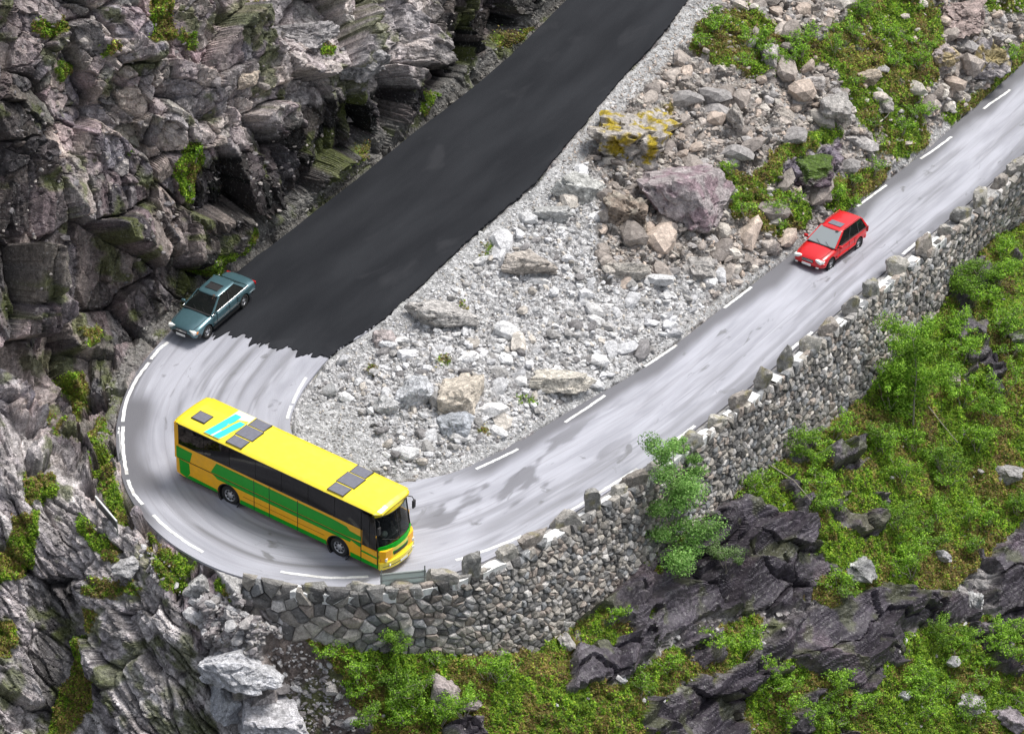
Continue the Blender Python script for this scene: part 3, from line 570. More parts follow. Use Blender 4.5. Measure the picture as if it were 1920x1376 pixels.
# white edge lines, each dash a strip of thick paint
M_LINE = paint('road_paint', (.78, .78, .76), .6, noise=.15, scale=9, grime=.55)
def nearest_it(px, py):
    p = np.array([px, py]); a = RS[:, :2]; b = RS[:, 2:4]; ab = b - a
    t = np.clip(((p - a) * ab).sum(1) / (ab * ab).sum(1), -.2, 1.2); d = np.linalg.norm(a + ab * t[:, None] - p, axis=1); i = d.argmin(); return i, t[i]
lines_e = empty('edge_line_marking', kind='structure')
def dash(pts, w, lift=.045):
    it = [nearest_it(*p) for p in pts]; n = 22
    i = np.interp(np.linspace(0, 1, n), np.linspace(0, 1, len(it)), [a for a, _ in it]); t = np.interp(np.linspace(0, 1, n), np.linspace(0, 1, len(it)), [b for _, b in it])
    C = road_pt(i, t); d = np.gradient(C, axis=0); s = np.stack([-d[:, 1], d[:, 0], d[:, 2] * 0], 1); s /= np.linalg.norm(s, axis=1, keepdims=True)
    jw = (rng.random(n) - .5) * .03; A = C + s * (w / 2 + jw)[:, None] + [0, 0, lift]; B = C - s * (w / 2 - jw)[:, None] + [0, 0, lift]
    V = np.vstack([A, B, A - [0, 0, .02], B - [0, 0, .02]]); a = np.arange(n - 1)
    F = np.vstack([np.stack([a, a + 1, n + a + 1, n + a], 1), np.stack([2 * n + a, 2 * n + a + 1, a + 1, a], 1), np.stack([n + a, n + a + 1, 3 * n + a + 1, 3 * n + a], 1)])
    link('dash', mesh_np('dash', V, F, M_LINE), lines_e)
for d in [((539,786),(546,762)),((549,758),(559,735),(574,710)),((893,881),(972,843)),((1060,793),(1098,768),(1132,743)),((1210,688),(1270,648)),((1355,580),(1408,540)),((1608,388),(1660,350)),((1728,298),(1782,260)),((1842,208),(1893,171)),((1960,118),(2010,72))]:
    dash(d, .13)
for d in [((316,642),(300,655),(283,675)),((280,680),(258,708),(240,745),(230,792)),((231,800),(231,840),(238,890)),((240,900),(250,925),(268,948)),((288,968),(312,990),(350,1018),(380,1036)),((526,1074),(560,1080),(620,1085),(690,1082)),((855,1052),(903,1036),(979,1006)),((1060,965),(1130,922),(1195,880)),((1232,852),(1300,800)),((1470,668),(1520,625)),((1690,480),(1740,438))]:
    dash(d, .15)
print('roads', round(time.time() - T0, 1))
ORD = ['closest','second closest','third closest','fourth closest','fifth closest','sixth closest','seventh closest','eighth closest','ninth closest','tenth closest','eleventh closest','twelfth closest'] + [str(k) + 'th closest' for k in range(13, 60)]
# ------------------------------------------------------------------ dry stone retaining wall: every stone a block with its own face
wall = empty('retaining_wall', tuple(WTp[100]), label='long dry stone retaining wall holding up the outer edge of the lower road', cat='wall')
woff = np.array(WTp[100])
Lw = np.r_[0, np.cumsum(np.linalg.norm(np.diff((WTp + WBp) / 2, axis=0), axis=1))]
Hw = np.linalg.norm(WTp - WBp, axis=1)
def wall_frame(s, t):
    """s metres along, t metres down the face -> point, outward normal"""
    k = np.interp(s, Lw, np.arange(nW)); k = np.clip(k, 0, nW - 1.001); i = int(k); f = k - i
    T = WTp[i] * (1 - f) + WTp[i + 1] * f; B = WBp[i] * (1 - f) + WBp[i + 1] * f; h = np.linalg.norm(B - T)
    dn = (B - T) / h; i2 = min(i + 8, nW - 1); i1 = max(i - 8, 0); al = WTp[i2] - WTp[i1]; al /= np.linalg.norm(al)
    n = np.cross(al, dn); n /= np.linalg.norm(n)
    if n @ CF > 0: n = -n
    return T + dn * t, n, al, dn, h
s_max = Lw[np.searchsorted(WTs[:, 0], 2010)]
pts = []
def cell_size(s):                                            # larger squared blocks at the low left end
    return lerp(.62, .33, sstep(4, 12, s))
s = .2
while s < s_max:
    cs = cell_size(s); h = np.interp(s, Lw, Hw); t = .1
    while t < h + .25:
        hh = cs * (.45 + 1.0 * rng.random()); pts.append((s + (rng.random() - .5) * cs * .95, t + (rng.random() - .5) * cs * .55, cs)); t += hh * .8
    s += cs * (.8 + .4 * rng.random())
pts = np.array(pts)
def clip_cell(c, others, r, asp):
    poly = [(c[0] - r, c[1] - r * .8), (c[0] + r, c[1] - r * .8), (c[0] + r, c[1] + r * .8), (c[0] - r, c[1] + r * .8)]
    for o in others:
        mx, my = (c[0] + o[0]) / 2, (c[1] + o[1]) / 2; nx, ny = (o[0] - c[0]), (o[1] - c[1]) * asp
        my_ = my; out = []
        for a, b in zip(poly, poly[1:] + poly[:1]):
            da = (a[0] - mx) * nx + (a[1] - my_) * ny; db = (b[0] - mx) * nx + (b[1] - my_) * ny
            if da <= 0: out.append(a)
            if (da <= 0) != (db <= 0):
                f = da / (da - db); out.append((a[0] + (b[0] - a[0]) * f, a[1] + (b[1] - a[1]) * f))
        poly = out
        if len(poly) < 3: return None
    return poly
wcol = np.array([(.27, .26, .245), (.34, .315, .28), (.17, .165, .16), (.40, .37, .33), (.24, .245, .25), (.32, .275, .24), (.48, .46, .44), (.12, .115, .11)])
stones = []
for k, c in enumerate(pts):
    d = np.abs(pts[:, 0] - c[0]) + np.abs(pts[:, 1] - c[1]); nb = np.argsort(d)[1:15]
    poly = clip_cell(c, pts[nb], c[2] * 1.05, 1.5)
    if poly is None or len(poly) < 3: continue
    q = np.array(poly); cc = q.mean(0); ar = .5 * abs(np.dot(q[:, 0], np.roll(q[:, 1], -1)) - np.dot(q[:, 1], np.roll(q[:, 0], -1)))
    if ar < .01: continue
    m = len(q); out = .07 + .12 * rng.random() ** 1.5; tl = (rng.random(2) - .5) * .6
    V = []
    for sc_, of in ((.99, -.12), (.97, out * .45), (.74 + .1 * rng.random(), out)):
        for a in q:
            p2 = cc + (a - cc) * sc_ * (1 + (rng.random() - .5) * .05); P_, n_, al, dn, h = wall_frame(p2[0], p2[1])
            rel = p2 - cc; V.append(P_ + n_ * (of + (rel @ tl if of > .0 else 0) + (rng.random() - .5) * .025 * (of > 0)))
    P_, n_, al, dn, h = wall_frame(cc[0] + (rng.random() - .5) * .1, cc[1] + (rng.random() - .5) * .08); V.append(P_ + n_ * (out + .03 + .03 * rng.random()))
    T = []
    for a in range(m):
        b = (a + 1) % m
        for r0 in (0, m): T += [(r0 + a, r0 + b, r0 + m + b), (r0 + a, r0 + m + b, r0 + m + a)]
        T.append((2 * m + a, 2 * m + b, 3 * m))
    cb_ = wcol[rng.integers(8)] * (.65 + .7 * rng.random())
    px_, py_ = proj(P_)
    vis = -20 < px_ < 1940 and -20 < py_ < 1396
    stones.append((ar if vis else 0, np.array(V) - woff, np.array(T), cb_))
stones.sort(key=lambda a: -a[0])
rv, rf, rc, nvv = [], [], [], 0
for k, (ar, V, T, c) in enumerate(stones):
    if k < 300:
        link('stone', mesh_np('stone', V, T, M_STONE, np.tile(c, (len(V), 1))), wall)
    else:
        rv.append(V); rf.append(T + nvv); rc.append(np.tile(c, (len(V), 1))); nvv += len(V)
o = link('small_stones', mesh_np('small_stones', np.vstack(rv), np.vstack(rf), M_STONE, np.vstack(rc)), wall); o['kind'] = 'stuff'
print('wall stones', len(stones), round(time.time() - T0, 1))

# ------------------------------------------------------------------ rocks
def ico(sub):
    bm = bmesh.new(); bmesh.ops.create_icosphere(bm, subdivisions=sub, radius=1.0); bm.verts.ensure_lookup_table()
    V = np.array([v_.co[:] for v_ in bm.verts]); F = np.array([[v_.index for v_ in f.verts] for f in bm.faces]); bm.free(); return V, F
ICO = {k: ico(k) for k in (1, 2, 3, 4, 5)}
def rock_shape(sub, planes=11, rough=.05, seed=0, cut=.74):
    r_ = np.random.default_rng(seed); V, F = ICO[sub]
    n = r_.normal(size=(planes, 3)); n /= np.linalg.norm(n, axis=1, keepdims=True); d = cut + (1.02 - cut) * r_.random(planes)
    bx_ = np.vstack([np.eye(3), -np.eye(3)]) + r_.normal(size=(6, 3)) * .28; bx_ /= np.linalg.norm(bx_, axis=1, keepdims=True)
    n = np.vstack([n, bx_]); d = np.r_[d, .64 + .32 * r_.random(6)]
    dots = V @ n.T; rr = np.where(dots > .05, d / np.maximum(dots, .05), 9).min(1); rr = np.minimum(rr, 1.45)
    Q = V * rr[:, None]
    if rough:
        Q *= (1 + (fbm(Q * 2.3 + seed * 3.3 + 50, 4, 3) - .5) * rough * 3)[:, None]
        b, o_, e = cells(Q * 1.9 + seed * 2.7 + 40, seed % 50); Q *= (1 + (_H[b, 3] - .5) * rough * 2.2 - rough * .8 * (1 - sstep(0, .08, e)))[:, None]
    return Q, F
def rotm(ax, ay, az): return np.array(Matrix.Rotation(az, 3, 'Z') @ Matrix.Rotation(ay, 3, 'Y') @ Matrix.Rotation(ax, 3, 'X'))
SPXM = 1 / 41.0
def boulder(px, py, w, h, label, col, seed, depth=None, tilt=0., sub=4, sink=.3, name='boulder', cat='boulder', group=None, planes=4, moss=0., lich_=0., streak=0.3, col2=None, rough=.05):
    P_, n_ = gpos(px, py + h * .354 * (.5 - sink)); sx = w / 2 * SPXM; vy = h / 2 * SPXM
    sz = vy * .85; sy = (depth or vy * 1.15)
    V, F = rock_shape(sub, planes + 2, rough * 1.5, seed); V = V * np.array([sx, sy, sz]); V = V @ rotm(0, tilt, 0).T
    V = V @ rotm(R(-12) * 1, 0, 0).T
    base = P_ - np.array([0, 0, sz * sink]) + np.array([0, 0, sz * .5])
    wv_ = V + base; g = fbm(wv_ * np.array([3, 3, 6]) + seed, 4, 5)[:, None]; c = np.array(col) * lerp(1 - streak * 1.2, 1 + streak * 1.2, g)
    if col2 is not None: c = lerp(c, np.array(col2), sstep(.48, .62, fbm(wv_ * 1.6 + seed, 3, 6))[:, None])
    nz_ = V[:, 2] / sz
    if moss: c = lerp(c, np.array([.07, .12, .015]), (sstep(.0, .5, nz_ + (fbm(wv_ * 3, 3, 7) - .5) * 1.2 - (1 - moss)))[:, None])
    if lich_: c = lerp(c, np.array([.36, .27, .02]), (lich_ * sstep(.5, .54, fbm(wv_ * 2.6, 3, 8)) * (nz_ > -.1))[:, None])
    o = link(name, mesh_np(name, V, F, M_ROCK, c), None, base); setp(o, label, cat, group); return o
WHT = (.5, .5, .51); CRM = (.56, .50, .42); TAN = (.36, .31, .25); GRY = (.34, .33, .32); PUR = (.24, .20, .21)
B = [
 (1085,352,95,80,'rounded pale grey boulder beside the fresh asphalt, left of the yellow-lichened rock',(.42,.42,.40),1,dict(streak=.5)),
 (980,497,92,58,'flat-topped tan boulder lying alone in pale gravel near the fresh asphalt',(.42,.38,.34),2,dict()),
 (835,597,120,54,'long flat pale slab resting on the gravel below the fresh asphalt',(.45,.43,.41),3,dict(planes=3)),
 (862,742,82,78,'cream-white boulder above a bluish one, in the tip of the bend',CRM,4,dict(streak=.15)),
 (851,797,62,54,'bluish grey boulder at the foot of the cream one, in the tip of the bend',(.40,.42,.45),5,dict(streak=.2)),
 (1047,716,98,62,'large cream boulder close to the inner edge of the lower road',(.58,.54,.47),6,dict(streak=.15)),
 (770,742,60,64,'white broken boulder left of the cream one, in the tip of the bend',(.52,.53,.55),7,dict(streak=.3)),
 (725,760,50,48,'small white boulder leftmost of the cluster in the tip of the bend',(.5,.5,.5),8,dict()),
 (722,640,44,34,'pinkish grey boulder below the edge of the fresh asphalt',(.42,.37,.36),9,dict()),
 (1290,372,160,165,'huge purple-grey boulder with a smooth sloping face in the middle of the scree',(.36,.32,.32),10,dict(planes=3,col2=(.27,.2,.22),rough=.045,depth=2.6,sink=.5)),
 (1190,262,150,105,'broad outcrop spotted with mustard yellow lichen above the purple-grey boulder',(.38,.35,.32),11,dict(lich_=1.,depth=2.4,rough=.09,sink=.6)),
 (1180,405,95,90,'brown crumbling outcrop left of the purple-grey boulder',(.25,.20,.16),12,dict(col2=(.33,.29,.24),rough=.09)),
 (1170,508,110,42,'long pale ledge of rock below the brown outcrop',(.42,.39,.35),13,dict(planes=3)),
 (1315,500,86,64,'grey speckled boulder just below the purple-grey one',(.36,.34,.32),14,dict()),
 (1530,312,118,62,'dark purple wedge of rock capped with green moss above the red car',(.12,.09,.11),15,dict(moss=.9,depth=1.4)),
 (1563,207,66,76,'big grey angular boulder standing upright in the upper scree',(.37,.35,.33),16,dict(planes=3)),
 (1622,146,52,38,'round tan boulder half sunk in the grass of the upper scree',(.38,.32,.25),17,dict()),
 (1526,158,54,34,'pale flat rock left of the round tan boulder',(.43,.40,.38),18,dict()),
 (1443,108,36,52,'pointed pale stone standing upright among the upper green patches',(.42,.39,.37),19,dict(planes=2)),
 (1032,400,84,36,'low grey ledge beside the fresh asphalt below the rounded boulder',(.42,.42,.41),20,dict()),
 (1478,215,64,36,'slanting tan rock left of the upright angular boulder',(.38,.34,.3),21,dict(tilt=.5)),
 (1375,225,30,60,'narrow grey stone on edge in the middle of the upper scree',(.37,.34,.31),22,dict()),
 (1845,108,110,95,'blocky grey outcrop with yellow lichen above the verge at far right',(.36,.33,.33),23,dict(lich_=.6,depth=1.6,rough=.08)),
 (1770,108,70,70,'broken pinkish outcrop beside the blocky grey one, upper right',(.36,.31,.3),24,dict(lich_=.5,rough=.09)),
 (1800,30,120,70,'pinkish brown rock face at the top edge, upper right',(.33,.26,.24),25,dict(rough=.08,depth=1.5)),
 (1655,195,50,40,'grey boulder just under the round tan one',(.3,.28,.26),26,dict(moss=.5)),
 (373,1090,58,48,'squarish white block beside the outer bend where the wall begins',(.48,.47,.46),27,dict(planes=3)),
 (450,1240,125,75,'broad white slab below the start of the wall',(.52,.52,.54),28,dict(planes=2,depth=1.1)),
 (430,1325,70,70,'bluish white slab between the two big white ones',(.44,.45,.48),29,dict(planes=2)),
 (505,1352,130,90,'largest white slab cut off by the bottom edge',(.52,.51,.53),30,dict(planes=2)),
 (236,1060,58,44,'pale grey block at the top of the rock spur left of the bend',(.42,.41,.41),31,dict()),
 (832,1305,66,56,'pinkish grey rock in the moss below the wall',(.36,.31,.30),32,dict()),
 (880,1322,50,24,'thin split slab right of the pinkish rock in the moss',(.35,.30,.29),33,dict()),
 (1062,1207,26,42,'slender pale stone leaning at the right end foot of the curved wall',(.42,.40,.38),34,dict(tilt=-.5)),
 (1608,1066,76,52,'dark block crusted with white lichen above the wet dark rock',(.24,.24,.24),35,dict(col2=(.48,.48,.47),rough=.09)),
 (1788,711,46,42,'pinkish tan rock surrounded by bushes, right of the birch',(.38,.32,.29),36,dict()),
 (1890,890,66,46,'grey rock with a pale top near the right edge in the greenery',(.33,.32,.31),37,dict()),
 (1763,1040,46,34,'pale grey rock in the moss above the dark ledges at right',(.42,.41,.42),38,dict()),
 (1830,1135,36,64,'white-streaked upright rock on the dark ledges at right',(.42,.42,.42),39,dict(rough=.09)),
 (1855,1180,44,44,'dark purplish block right of the white-streaked one',(.16,.14,.16),40,dict()),
 (1690,1305,28,22,'small white stone in moss low at right',(.5,.5,.5),41,dict()),
 (1815,1320,60,50,'pale lichened rock low at right',(.38,.36,.37),42,dict(rough=.09)),
 (1890,1350,60,50,'rough purple-grey rock in the lower right corner',(.33,.29,.31),43,dict(rough=.09)),
 (870,105,100,100,'pale layered block at the cliff edge over the dark road',(.3,.28,.27),44,dict(planes=3)) if False else None,
 (340,215,104,112,'big squared block with a pale top jutting from the cliff',(.26,.24,.24),45,dict(planes=2,depth=1.0,sink=1.0,rough=.07,col2=(.17,.16,.17))),
 (455,152,52,44,'bright beige block with a smooth face on the upper cliff',(.45,.38,.31),46,dict(planes=2)),
 (580,60,140,70,'pale fractured ledge near the top of the cliff',(.36,.34,.34),48,dict(rough=.09)),
 (690,110,110,90,'whitish grey bulge of the cliff beside its shaded foot',(.30,.29,.29),49,dict(rough=.08)),
 (230,310,34,30,'small pale triangular block on the left cliff',(.36,.33,.32),50,dict(planes=2)),
 (1905,640,50,40,'grey rock at the right edge among the upper bushes',(.26,.26,.25),51,dict(moss=.4)),
]
for b in B:
    if b: boulder(*b[:4], b[4], b[5], b[6], sub=5 if b[2] > 90 else 4, **b[7])

# guard stones along the brink and the white slabs between them
guards = [(528,1112,40,16),(592,1120,46,26),(682,1122,46,30),(758,1116,42,26),(832,1086,58,40),(888,1056,34,62),(962,1026,40,36),(1004,1010,66,40),(1070,985,44,46),(1117,956,36,62),(1170,925,34,28),(1196,905,40,34),(1232,880,30,26),(1300,828,50,34),
 (1350,765,40,26),(1392,742,44,44),(1438,705,30,58),(1478,672,32,54),(1525,628,46,40),(1560,600,44,34),(1600,578,36,44),(1640,532,40,44),(1690,492,50,40),(1738,455,42,52),(1780,425,34,30),(1812,402,40,38),(1850,352,40,44),(1885,318,36,36),(1912,300,36,40)]
gl = ['pale flat guard stone at the left end of the wall top','pale guard stone with a brown lower face on the wall, below the bus middle','dark square guard stone on the wall below the bus front wheel','low rough guard stone under the left post of the sign board','large pale rounded guard stone just right of the sign board','tall pointed guard stone right of the rounded one','brownish guard stone between the tall point and the widest one','widest guard stone, dark hollow beneath, on the curve of the wall','leaning grey guard stone right of the widest one','pinkish spire-like guard stone on the curve of the wall']
for k, (x, y, w, h) in enumerate(guards):
    i = int(np.abs(WTs[:, 0] - x).argmin()); P_ = WTp[i] + (RO[np.linalg.norm(RO - WTp[i], axis=1).argmin()] - WTp[i]) * .35
    sz = h / 34 * .44; V, F = rock_shape(3, 3, .06, 100 + k, .75); V = V * np.array([w / 82 * 1.1, .3, sz]); V = V @ rotm(0, (rng.random() - .5) * .3, R(rng.integers(20, 50)) if x > 850 else 0).T
    V[:, 2] += sz * .55; c = np.array([(.36,.34,.31),(.25,.245,.23),(.42,.40,.36),(.30,.27,.24)][k % 4]) * lerp(.75, 1.25, fbm(V * 4 + k, 3, 9)[:, None])
    c = lerp(c, np.array([.25, .22, .06]), (.5 * sstep(.6, .7, fbm(V * 3 + k, 3, 10)))[:, None])
    o = link('guard_stone', mesh_np('guard_stone', V, F, M_STONE, c), None, P_)
    if k < len(gl): setp(o, gl[k], 'guard stone', 'guard stones along the wall top')
    else: setp(o, 'rough ' + ORD[k - len(gl)].replace(' closest', '').replace('closest', 'first') + ' guard stone to the right of the pinkish spire-like one, along the wall', 'guard stone', 'guard stones along the wall top')
M_CONC = rock_mat('concrete', bump=.01, fine=18, contrast=.18, speck=.1, base_rough=.85)
xs = [g[0] for g in guards]
for a, b in zip(xs[:-1], xs[1:]):
    if b - a < 30: continue
    x0, x1 = a + 14, b - 14; i0, i1 = int(np.abs(WTs[:, 0] - x0).argmin()), int(np.abs(WTs[:, 0] - x1).argmin())
    if i1 - i0 < 3: continue
    idx = np.linspace(i0, i1, 5).astype(int); T = WTp[idx]; al = np.gradient(T, axis=0); al /= np.linalg.norm(al, axis=1, keepdims=True)
    inw = np.stack([-al[:, 1], al[:, 0], al[:, 0] * 0], 1); hh = .12 + .1 * rng.random(5)
    ring = [T - inw * .1 - [0, 0, .3], T - inw * .12 + np.array([0, 0, 1]) * hh[:, None], T + inw * .36 + np.array([0, 0, 1]) * (hh[:, None] + .03), T + inw * .38 - [0, 0, .3]]
    V = np.stack(ring, 1).reshape(-1, 3) + (rng.random((20, 3)) - .5) * .04; F = []
    for j in range(4):
        for m in range(4): F.append((j * 4 + m, j * 4 + (m + 1) % 4, (j + 1) * 4 + (m + 1) % 4, (j + 1) * 4 + m))
    F += [(0, 1, 2, 3), (16, 17, 18, 19)]
    link('coping_slab', mesh_np('coping_slab', V - woff, F, M_CONC, np.tile([.78, .78, .76], (20, 1)) * (.85 + .3 * rng.random((20, 1)))), wall)
print('boulders', round(time.time() - T0, 1))

# loose rocks of the scree: the largest one by one, the rest together
def scatter(polys, n, smin, smax, power=2.6, avoid=None):
    """random spots inside outlines with sizes (in survey units) from a power law"""
    m = mask(polys, 0); out = []
    tot = np.argwhere(m > 0); w = m[m > 0]; w = w / w.sum()
    k = rng.choice(len(tot), n, p=w); u_ = gx[tot[k, 1]] + (rng.random(n) - .5) * GS * 1.4; v_ = gy[tot[k, 0]] + (rng.random(n) - .5) * GS * 1.4
    s_ = smin * (1 - rng.random(n) * (1 - (smin / smax) ** power)) ** (-1 / power)
    return u_, v_, s_
isl_core = np.vstack([RS[station(0):station(14), 2:4] + [16, 8], [(585,770),(610,840),(700,885),(760,885)], RS[station(24):, 2:4] + [-8, -14], [(2345,-430),(1660,-430)]])
u1, v1, s1_ = scatter([isl_core], 24000, 3.2, 52, 2.05)
u2, v2, s2_ = scatter([[(385,1110),(470,1115),(560,1160),(540,1190),(500,1190),(480,1230),(400,1200),(350,1150)], (.25,[(470,1230),(560,1200),(640,1280),(680,1376),(560,1376),(520,1290)]), (.3,[(250,980),(340,1080),(330,1110),(260,1060)])], 1500, 3.5, 30, 2.0)
u3, v3, s3_ = scatter([[(600,1230),(1000,1235),(1160,1120),(1240,1040),(1300,980),(1920,420),(1920,1376),(640,1376)]], 1500, 3.5, 34, 2.3)
u4, v4, s4_ = scatter([np.vstack([RS[:station(17), :2], (RS[:station(17), :2] + np.array([-30, -26]))[::-1]])], 1800, 2.2, 10, 2.4)
u5, v5, s5_ = scatter([[(200,0),(1000,0),(800,200),(480,440),(250,560),(0,600),(0,60)]], 380, 5, 24, 2.4)
u6, v6, s6_ = scatter([(.25, [(560,760),(640,740),(700,800),(720,860),(690,900),(620,880),(570,835)]), np.vstack([(RS[:station(12), 2:4] + [4, 3]), (RS[:station(12), 2:4] + np.array([38, 22]))[::-1]]), np.vstack([RS[station(22):, 2:4] + [-2, -2], (RS[station(22):, 2:4] + np.array([-16, -14]))[::-1]])], 3000, 2, 6, 2.4)
ru = np.r_[u1, u2, u3, u4, u5, u6]; rvv = np.r_[v1, v2, v3, v4, v5, v6]; rs0 = np.r_[s1_, s2_, s3_, s4_, s5_, s6_]; zone = np.r_[u1 * 0, u2 * 0 + 1, u3 * 0 + 2, u4 * 0 + 3, u5 * 0 + 4, u6 * 0 + 5]
vg = gsample(VEG, ru, rvv); pl = gsample(PALE, ru, rvv); dk = gsample(DARK, ru, rvv); gr_ = gsample(blur(m_road, 2), ru, rvv); gv = gsample(GRAV, ru, rvv)
# pale gravel round the bend is fine, the upper scree is coarse
rs0 = np.where((zone == 0), rs0 * lerp(1.25, .95, np.clip(pl, 0, 1)), rs0)
keep = (gr_ < .12) & (rng.random(len(ru)) > np.where(zone == 0, vg * 1.06, vg * .85)) & ~((zone == 0) & (gv > .4) & (rs0 > 6)) & (dk < .4)
keep &= ~((zone == 0) & (pl < .3) & (rs0 < 5) & (rng.random(len(ru)) < .5))
ru, rvv, rs0, zone, pl = ru[keep], rvv[keep], rs0[keep], zone[keep], pl[keep]
RP, RN = gpos(ru, rvv)
order = np.argsort(-rs0 * ((ru > -10) & (ru < 1930) & (rvv > -10) & (rvv < 1386)))
protos = [rock_shape(1, 3, 0, 300 + k, .7) for k in range(14)]
bigp = [rock_shape(2, 4, .04, 330 + k, .7) for k in range(14)]
colsI = np.array([(.52,.52,.53),(.64,.64,.65),(.34,.33,.32),(.70,.69,.68),(.22,.21,.21),(.52,.48,.43),(.60,.60,.60)]); colsU = np.array([(.42,.37,.33),(.32,.28,.25),(.52,.48,.43),(.25,.22,.20),(.46,.38,.32),(.38,.36,.35)])
colsM = np.array([(.36,.34,.33),(.26,.24,.24),(.46,.45,.45)])
colsC = np.array([(.22,.20,.20),(.30,.27,.25),(.16,.15,.155),(.35,.32,.30)]); colsR = np.array([(.2,.19,.17),(.3,.29,.27),(.14,.13,.12)])
def rock_xf(k, big):
    Vp, Fp = (bigp if big else protos)[int(_H[k % 4096, 1] * 13.99)]
    s_ = rs0[k] / 2 * SPXM; r1, r2, r3 = _H[(k * 7) % 4096, :3]
    M = rotm(r1 * .9 - .3, r2 * .9 - .45, r3 * 6.3); V = (Vp * np.array([1.25 + r1 * .4, .95, .6 + r2 * .25]) * s_) @ M.T
    z = zone[k]; w = pl[k]
    base = colsR if z == 3 else colsC if z == 4 else colsM if z in (1, 2) else (colsI if r1 < w * 1.1 else colsU)
    c = base[int(r3 * len(base) * .999)] * (.8 + .45 * r2)
    if z == 5: c = c * .95 + .02
    return V, Fp, c
LM = [(b[0], b[1], s_) for b, s_ in []] + [(1085,352,'rounded grey boulder'),(980,497,'flat-topped tan boulder'),(835,597,'long pale slab'),(862,742,'cream-white boulder'),(1047,716,'large cream boulder'),(1290,372,'purple-grey boulder'),(1190,262,'yellow-lichened outcrop'),(1170,508,'pale ledge'),(1530,312,'mossy purple wedge'),(1563,207,'upright angular boulder'),(1622,146,'round tan boulder'),(1443,108,'pointed pale stone'),(1845,108,'blocky grey outcrop'),(1555,460,'red car'),(1375,225,'narrow stone on edge'),(1300,40,'top of the fresh asphalt'),(1740,60,'pinkish rock face'),
 (373,1090,'square white block'),(450,1240,'broad white slab'),(640,1205,'curved wall'),(832,1305,'pinkish rock in the moss'),(1262,1062,'small birch'),(1712,800,'yellow-green birch'),(1608,1066,'white-crusted block'),(1763,1040,'pale rock in the moss'),(1830,1135,'white-streaked rock'),(1690,1305,'small white stone'),(1788,711,'pinkish tan rock'),(1890,890,'grey rock at the right edge'),(340,215,'squared block on the cliff'),(455,152,'beige block on the cliff'),(400,575,'teal saloon'),(330,330,'bright cliff bush'),(700,300,'fresh asphalt edge'),(120,60,'upper left corner')]
def relabel(items, noun):
    """items: (object, px, py, look); each gets look + side of the nearest landmark + its rank by distance"""
    grp = {}
    for o, x, y, look in items:
        d, lx, ly, nm = min(((x - a) ** 2 + (y - b) ** 2, a, b, n_) for a, b, n_ in LM)
        side = ('right of' if x > lx else 'left of') if abs(x - lx) > abs(y - ly) else ('below' if y > ly else 'above')
        grp.setdefault((look, side, nm), []).append((d, o.name, o))
    for (look, side, nm), L_ in grp.items():
        L_.sort()
        for r_, (d, _, o) in enumerate(L_): o['label'] = (f'{look} {noun} {side} the {nm}' if len(L_) == 1 else f'{look} {noun} {side} the {nm}, {ORD[r_]} to it')
gnames = {0: ('loose angular rock lying in the scree between the two roads', 'loose rocks of the scree between the roads'), 1: ('pale broken rock in the debris at the left end of the wall', 'broken rocks at the left end of the wall'), 2: ('rock half sunk in the moss of the hillside below the wall', 'rocks in the moss below the wall'), 4: ('broken block resting on a ledge of the cliff', 'broken blocks on the cliff')}
rv, rf, rc, nvv, cnt = [], [], [], 0, 0; names_ = []
for k in order:
    big = cnt < 300 and zone[k] in gnames
    V, Fp, c = rock_xf(int(k), big)
    lift = rs0[k] / 2 * SPXM * .22; P_ = RP[k] + RN[k] * lift
    if big:
        cv = c * lerp(.75, 1.25, fbm(V * 3 + P_, 3, 12)[:, None])
        o = link('rock', mesh_np('rock', V, Fp, M_STONE, cv), None, P_); setp(o, gnames[zone[k]][0], 'rock', gnames[zone[k]][1]); cnt += 1; lum = c.mean(); names_.append((o, float(ru[k]), float(rvv[k]), ('pale ' if lum > .48 else 'dark ' if lum < .27 else 'reddish tan ' if c[0] > c[2] * 1.28 else 'mid-grey ') + ('loose' if zone[k] == 0 else 'broken')))
    else:
        rv.append(V + P_); rf.append(Fp + nvv); rc.append(np.tile(c, (len(V), 1))); nvv += len(V)
setp(link('scree', mesh_np('scree', np.vstack(rv), np.vstack(rf), M_STONE, np.vstack(rc))), 'small broken stones and gravel covering the slopes between rocks and roads', 'scree', kind='stuff')
relabel(names_, 'rock')
print('scree', len(rv), round(time.time() - T0, 1))

# ------------------------------------------------------------------ greenery
G1 = np.array([(.20,.38,.02),(.13,.27,.015),(.28,.46,.03),(.38,.52,.05),(.07,.14,.015)]); G2 = np.array([(.24,.20,.05),(.27,.17,.08),(.19,.18,.04),(.36,.30,.08)])
def leaves(P_, N_, size, colr, asp=.5, spread=.9, fold=.25):
    n = len(P_); a = rng.normal(size=(n, 3)); a /= np.linalg.norm(a, axis=1, keepdims=True); nn = N_ + a * spread; nn /= np.linalg.norm(nn, axis=1, keepdims=True)
    t = np.cross(nn, rng.normal(size=(n, 3))); t /= np.linalg.norm(t, axis=1, keepdims=True); b = np.cross(nn, t); s_ = size[:, None]
    V = np.stack([P_ - t * s_ * .5, P_ + b * s_ * asp * .5 - nn * s_ * fold * .3, P_ + t * s_ * .5, P_ - b * s_ * asp * .5 - nn * s_ * fold * .3], 1).reshape(-1, 3)
    return V, np.arange(n * 4).reshape(n, 4), np.repeat(colr, 4, 0)
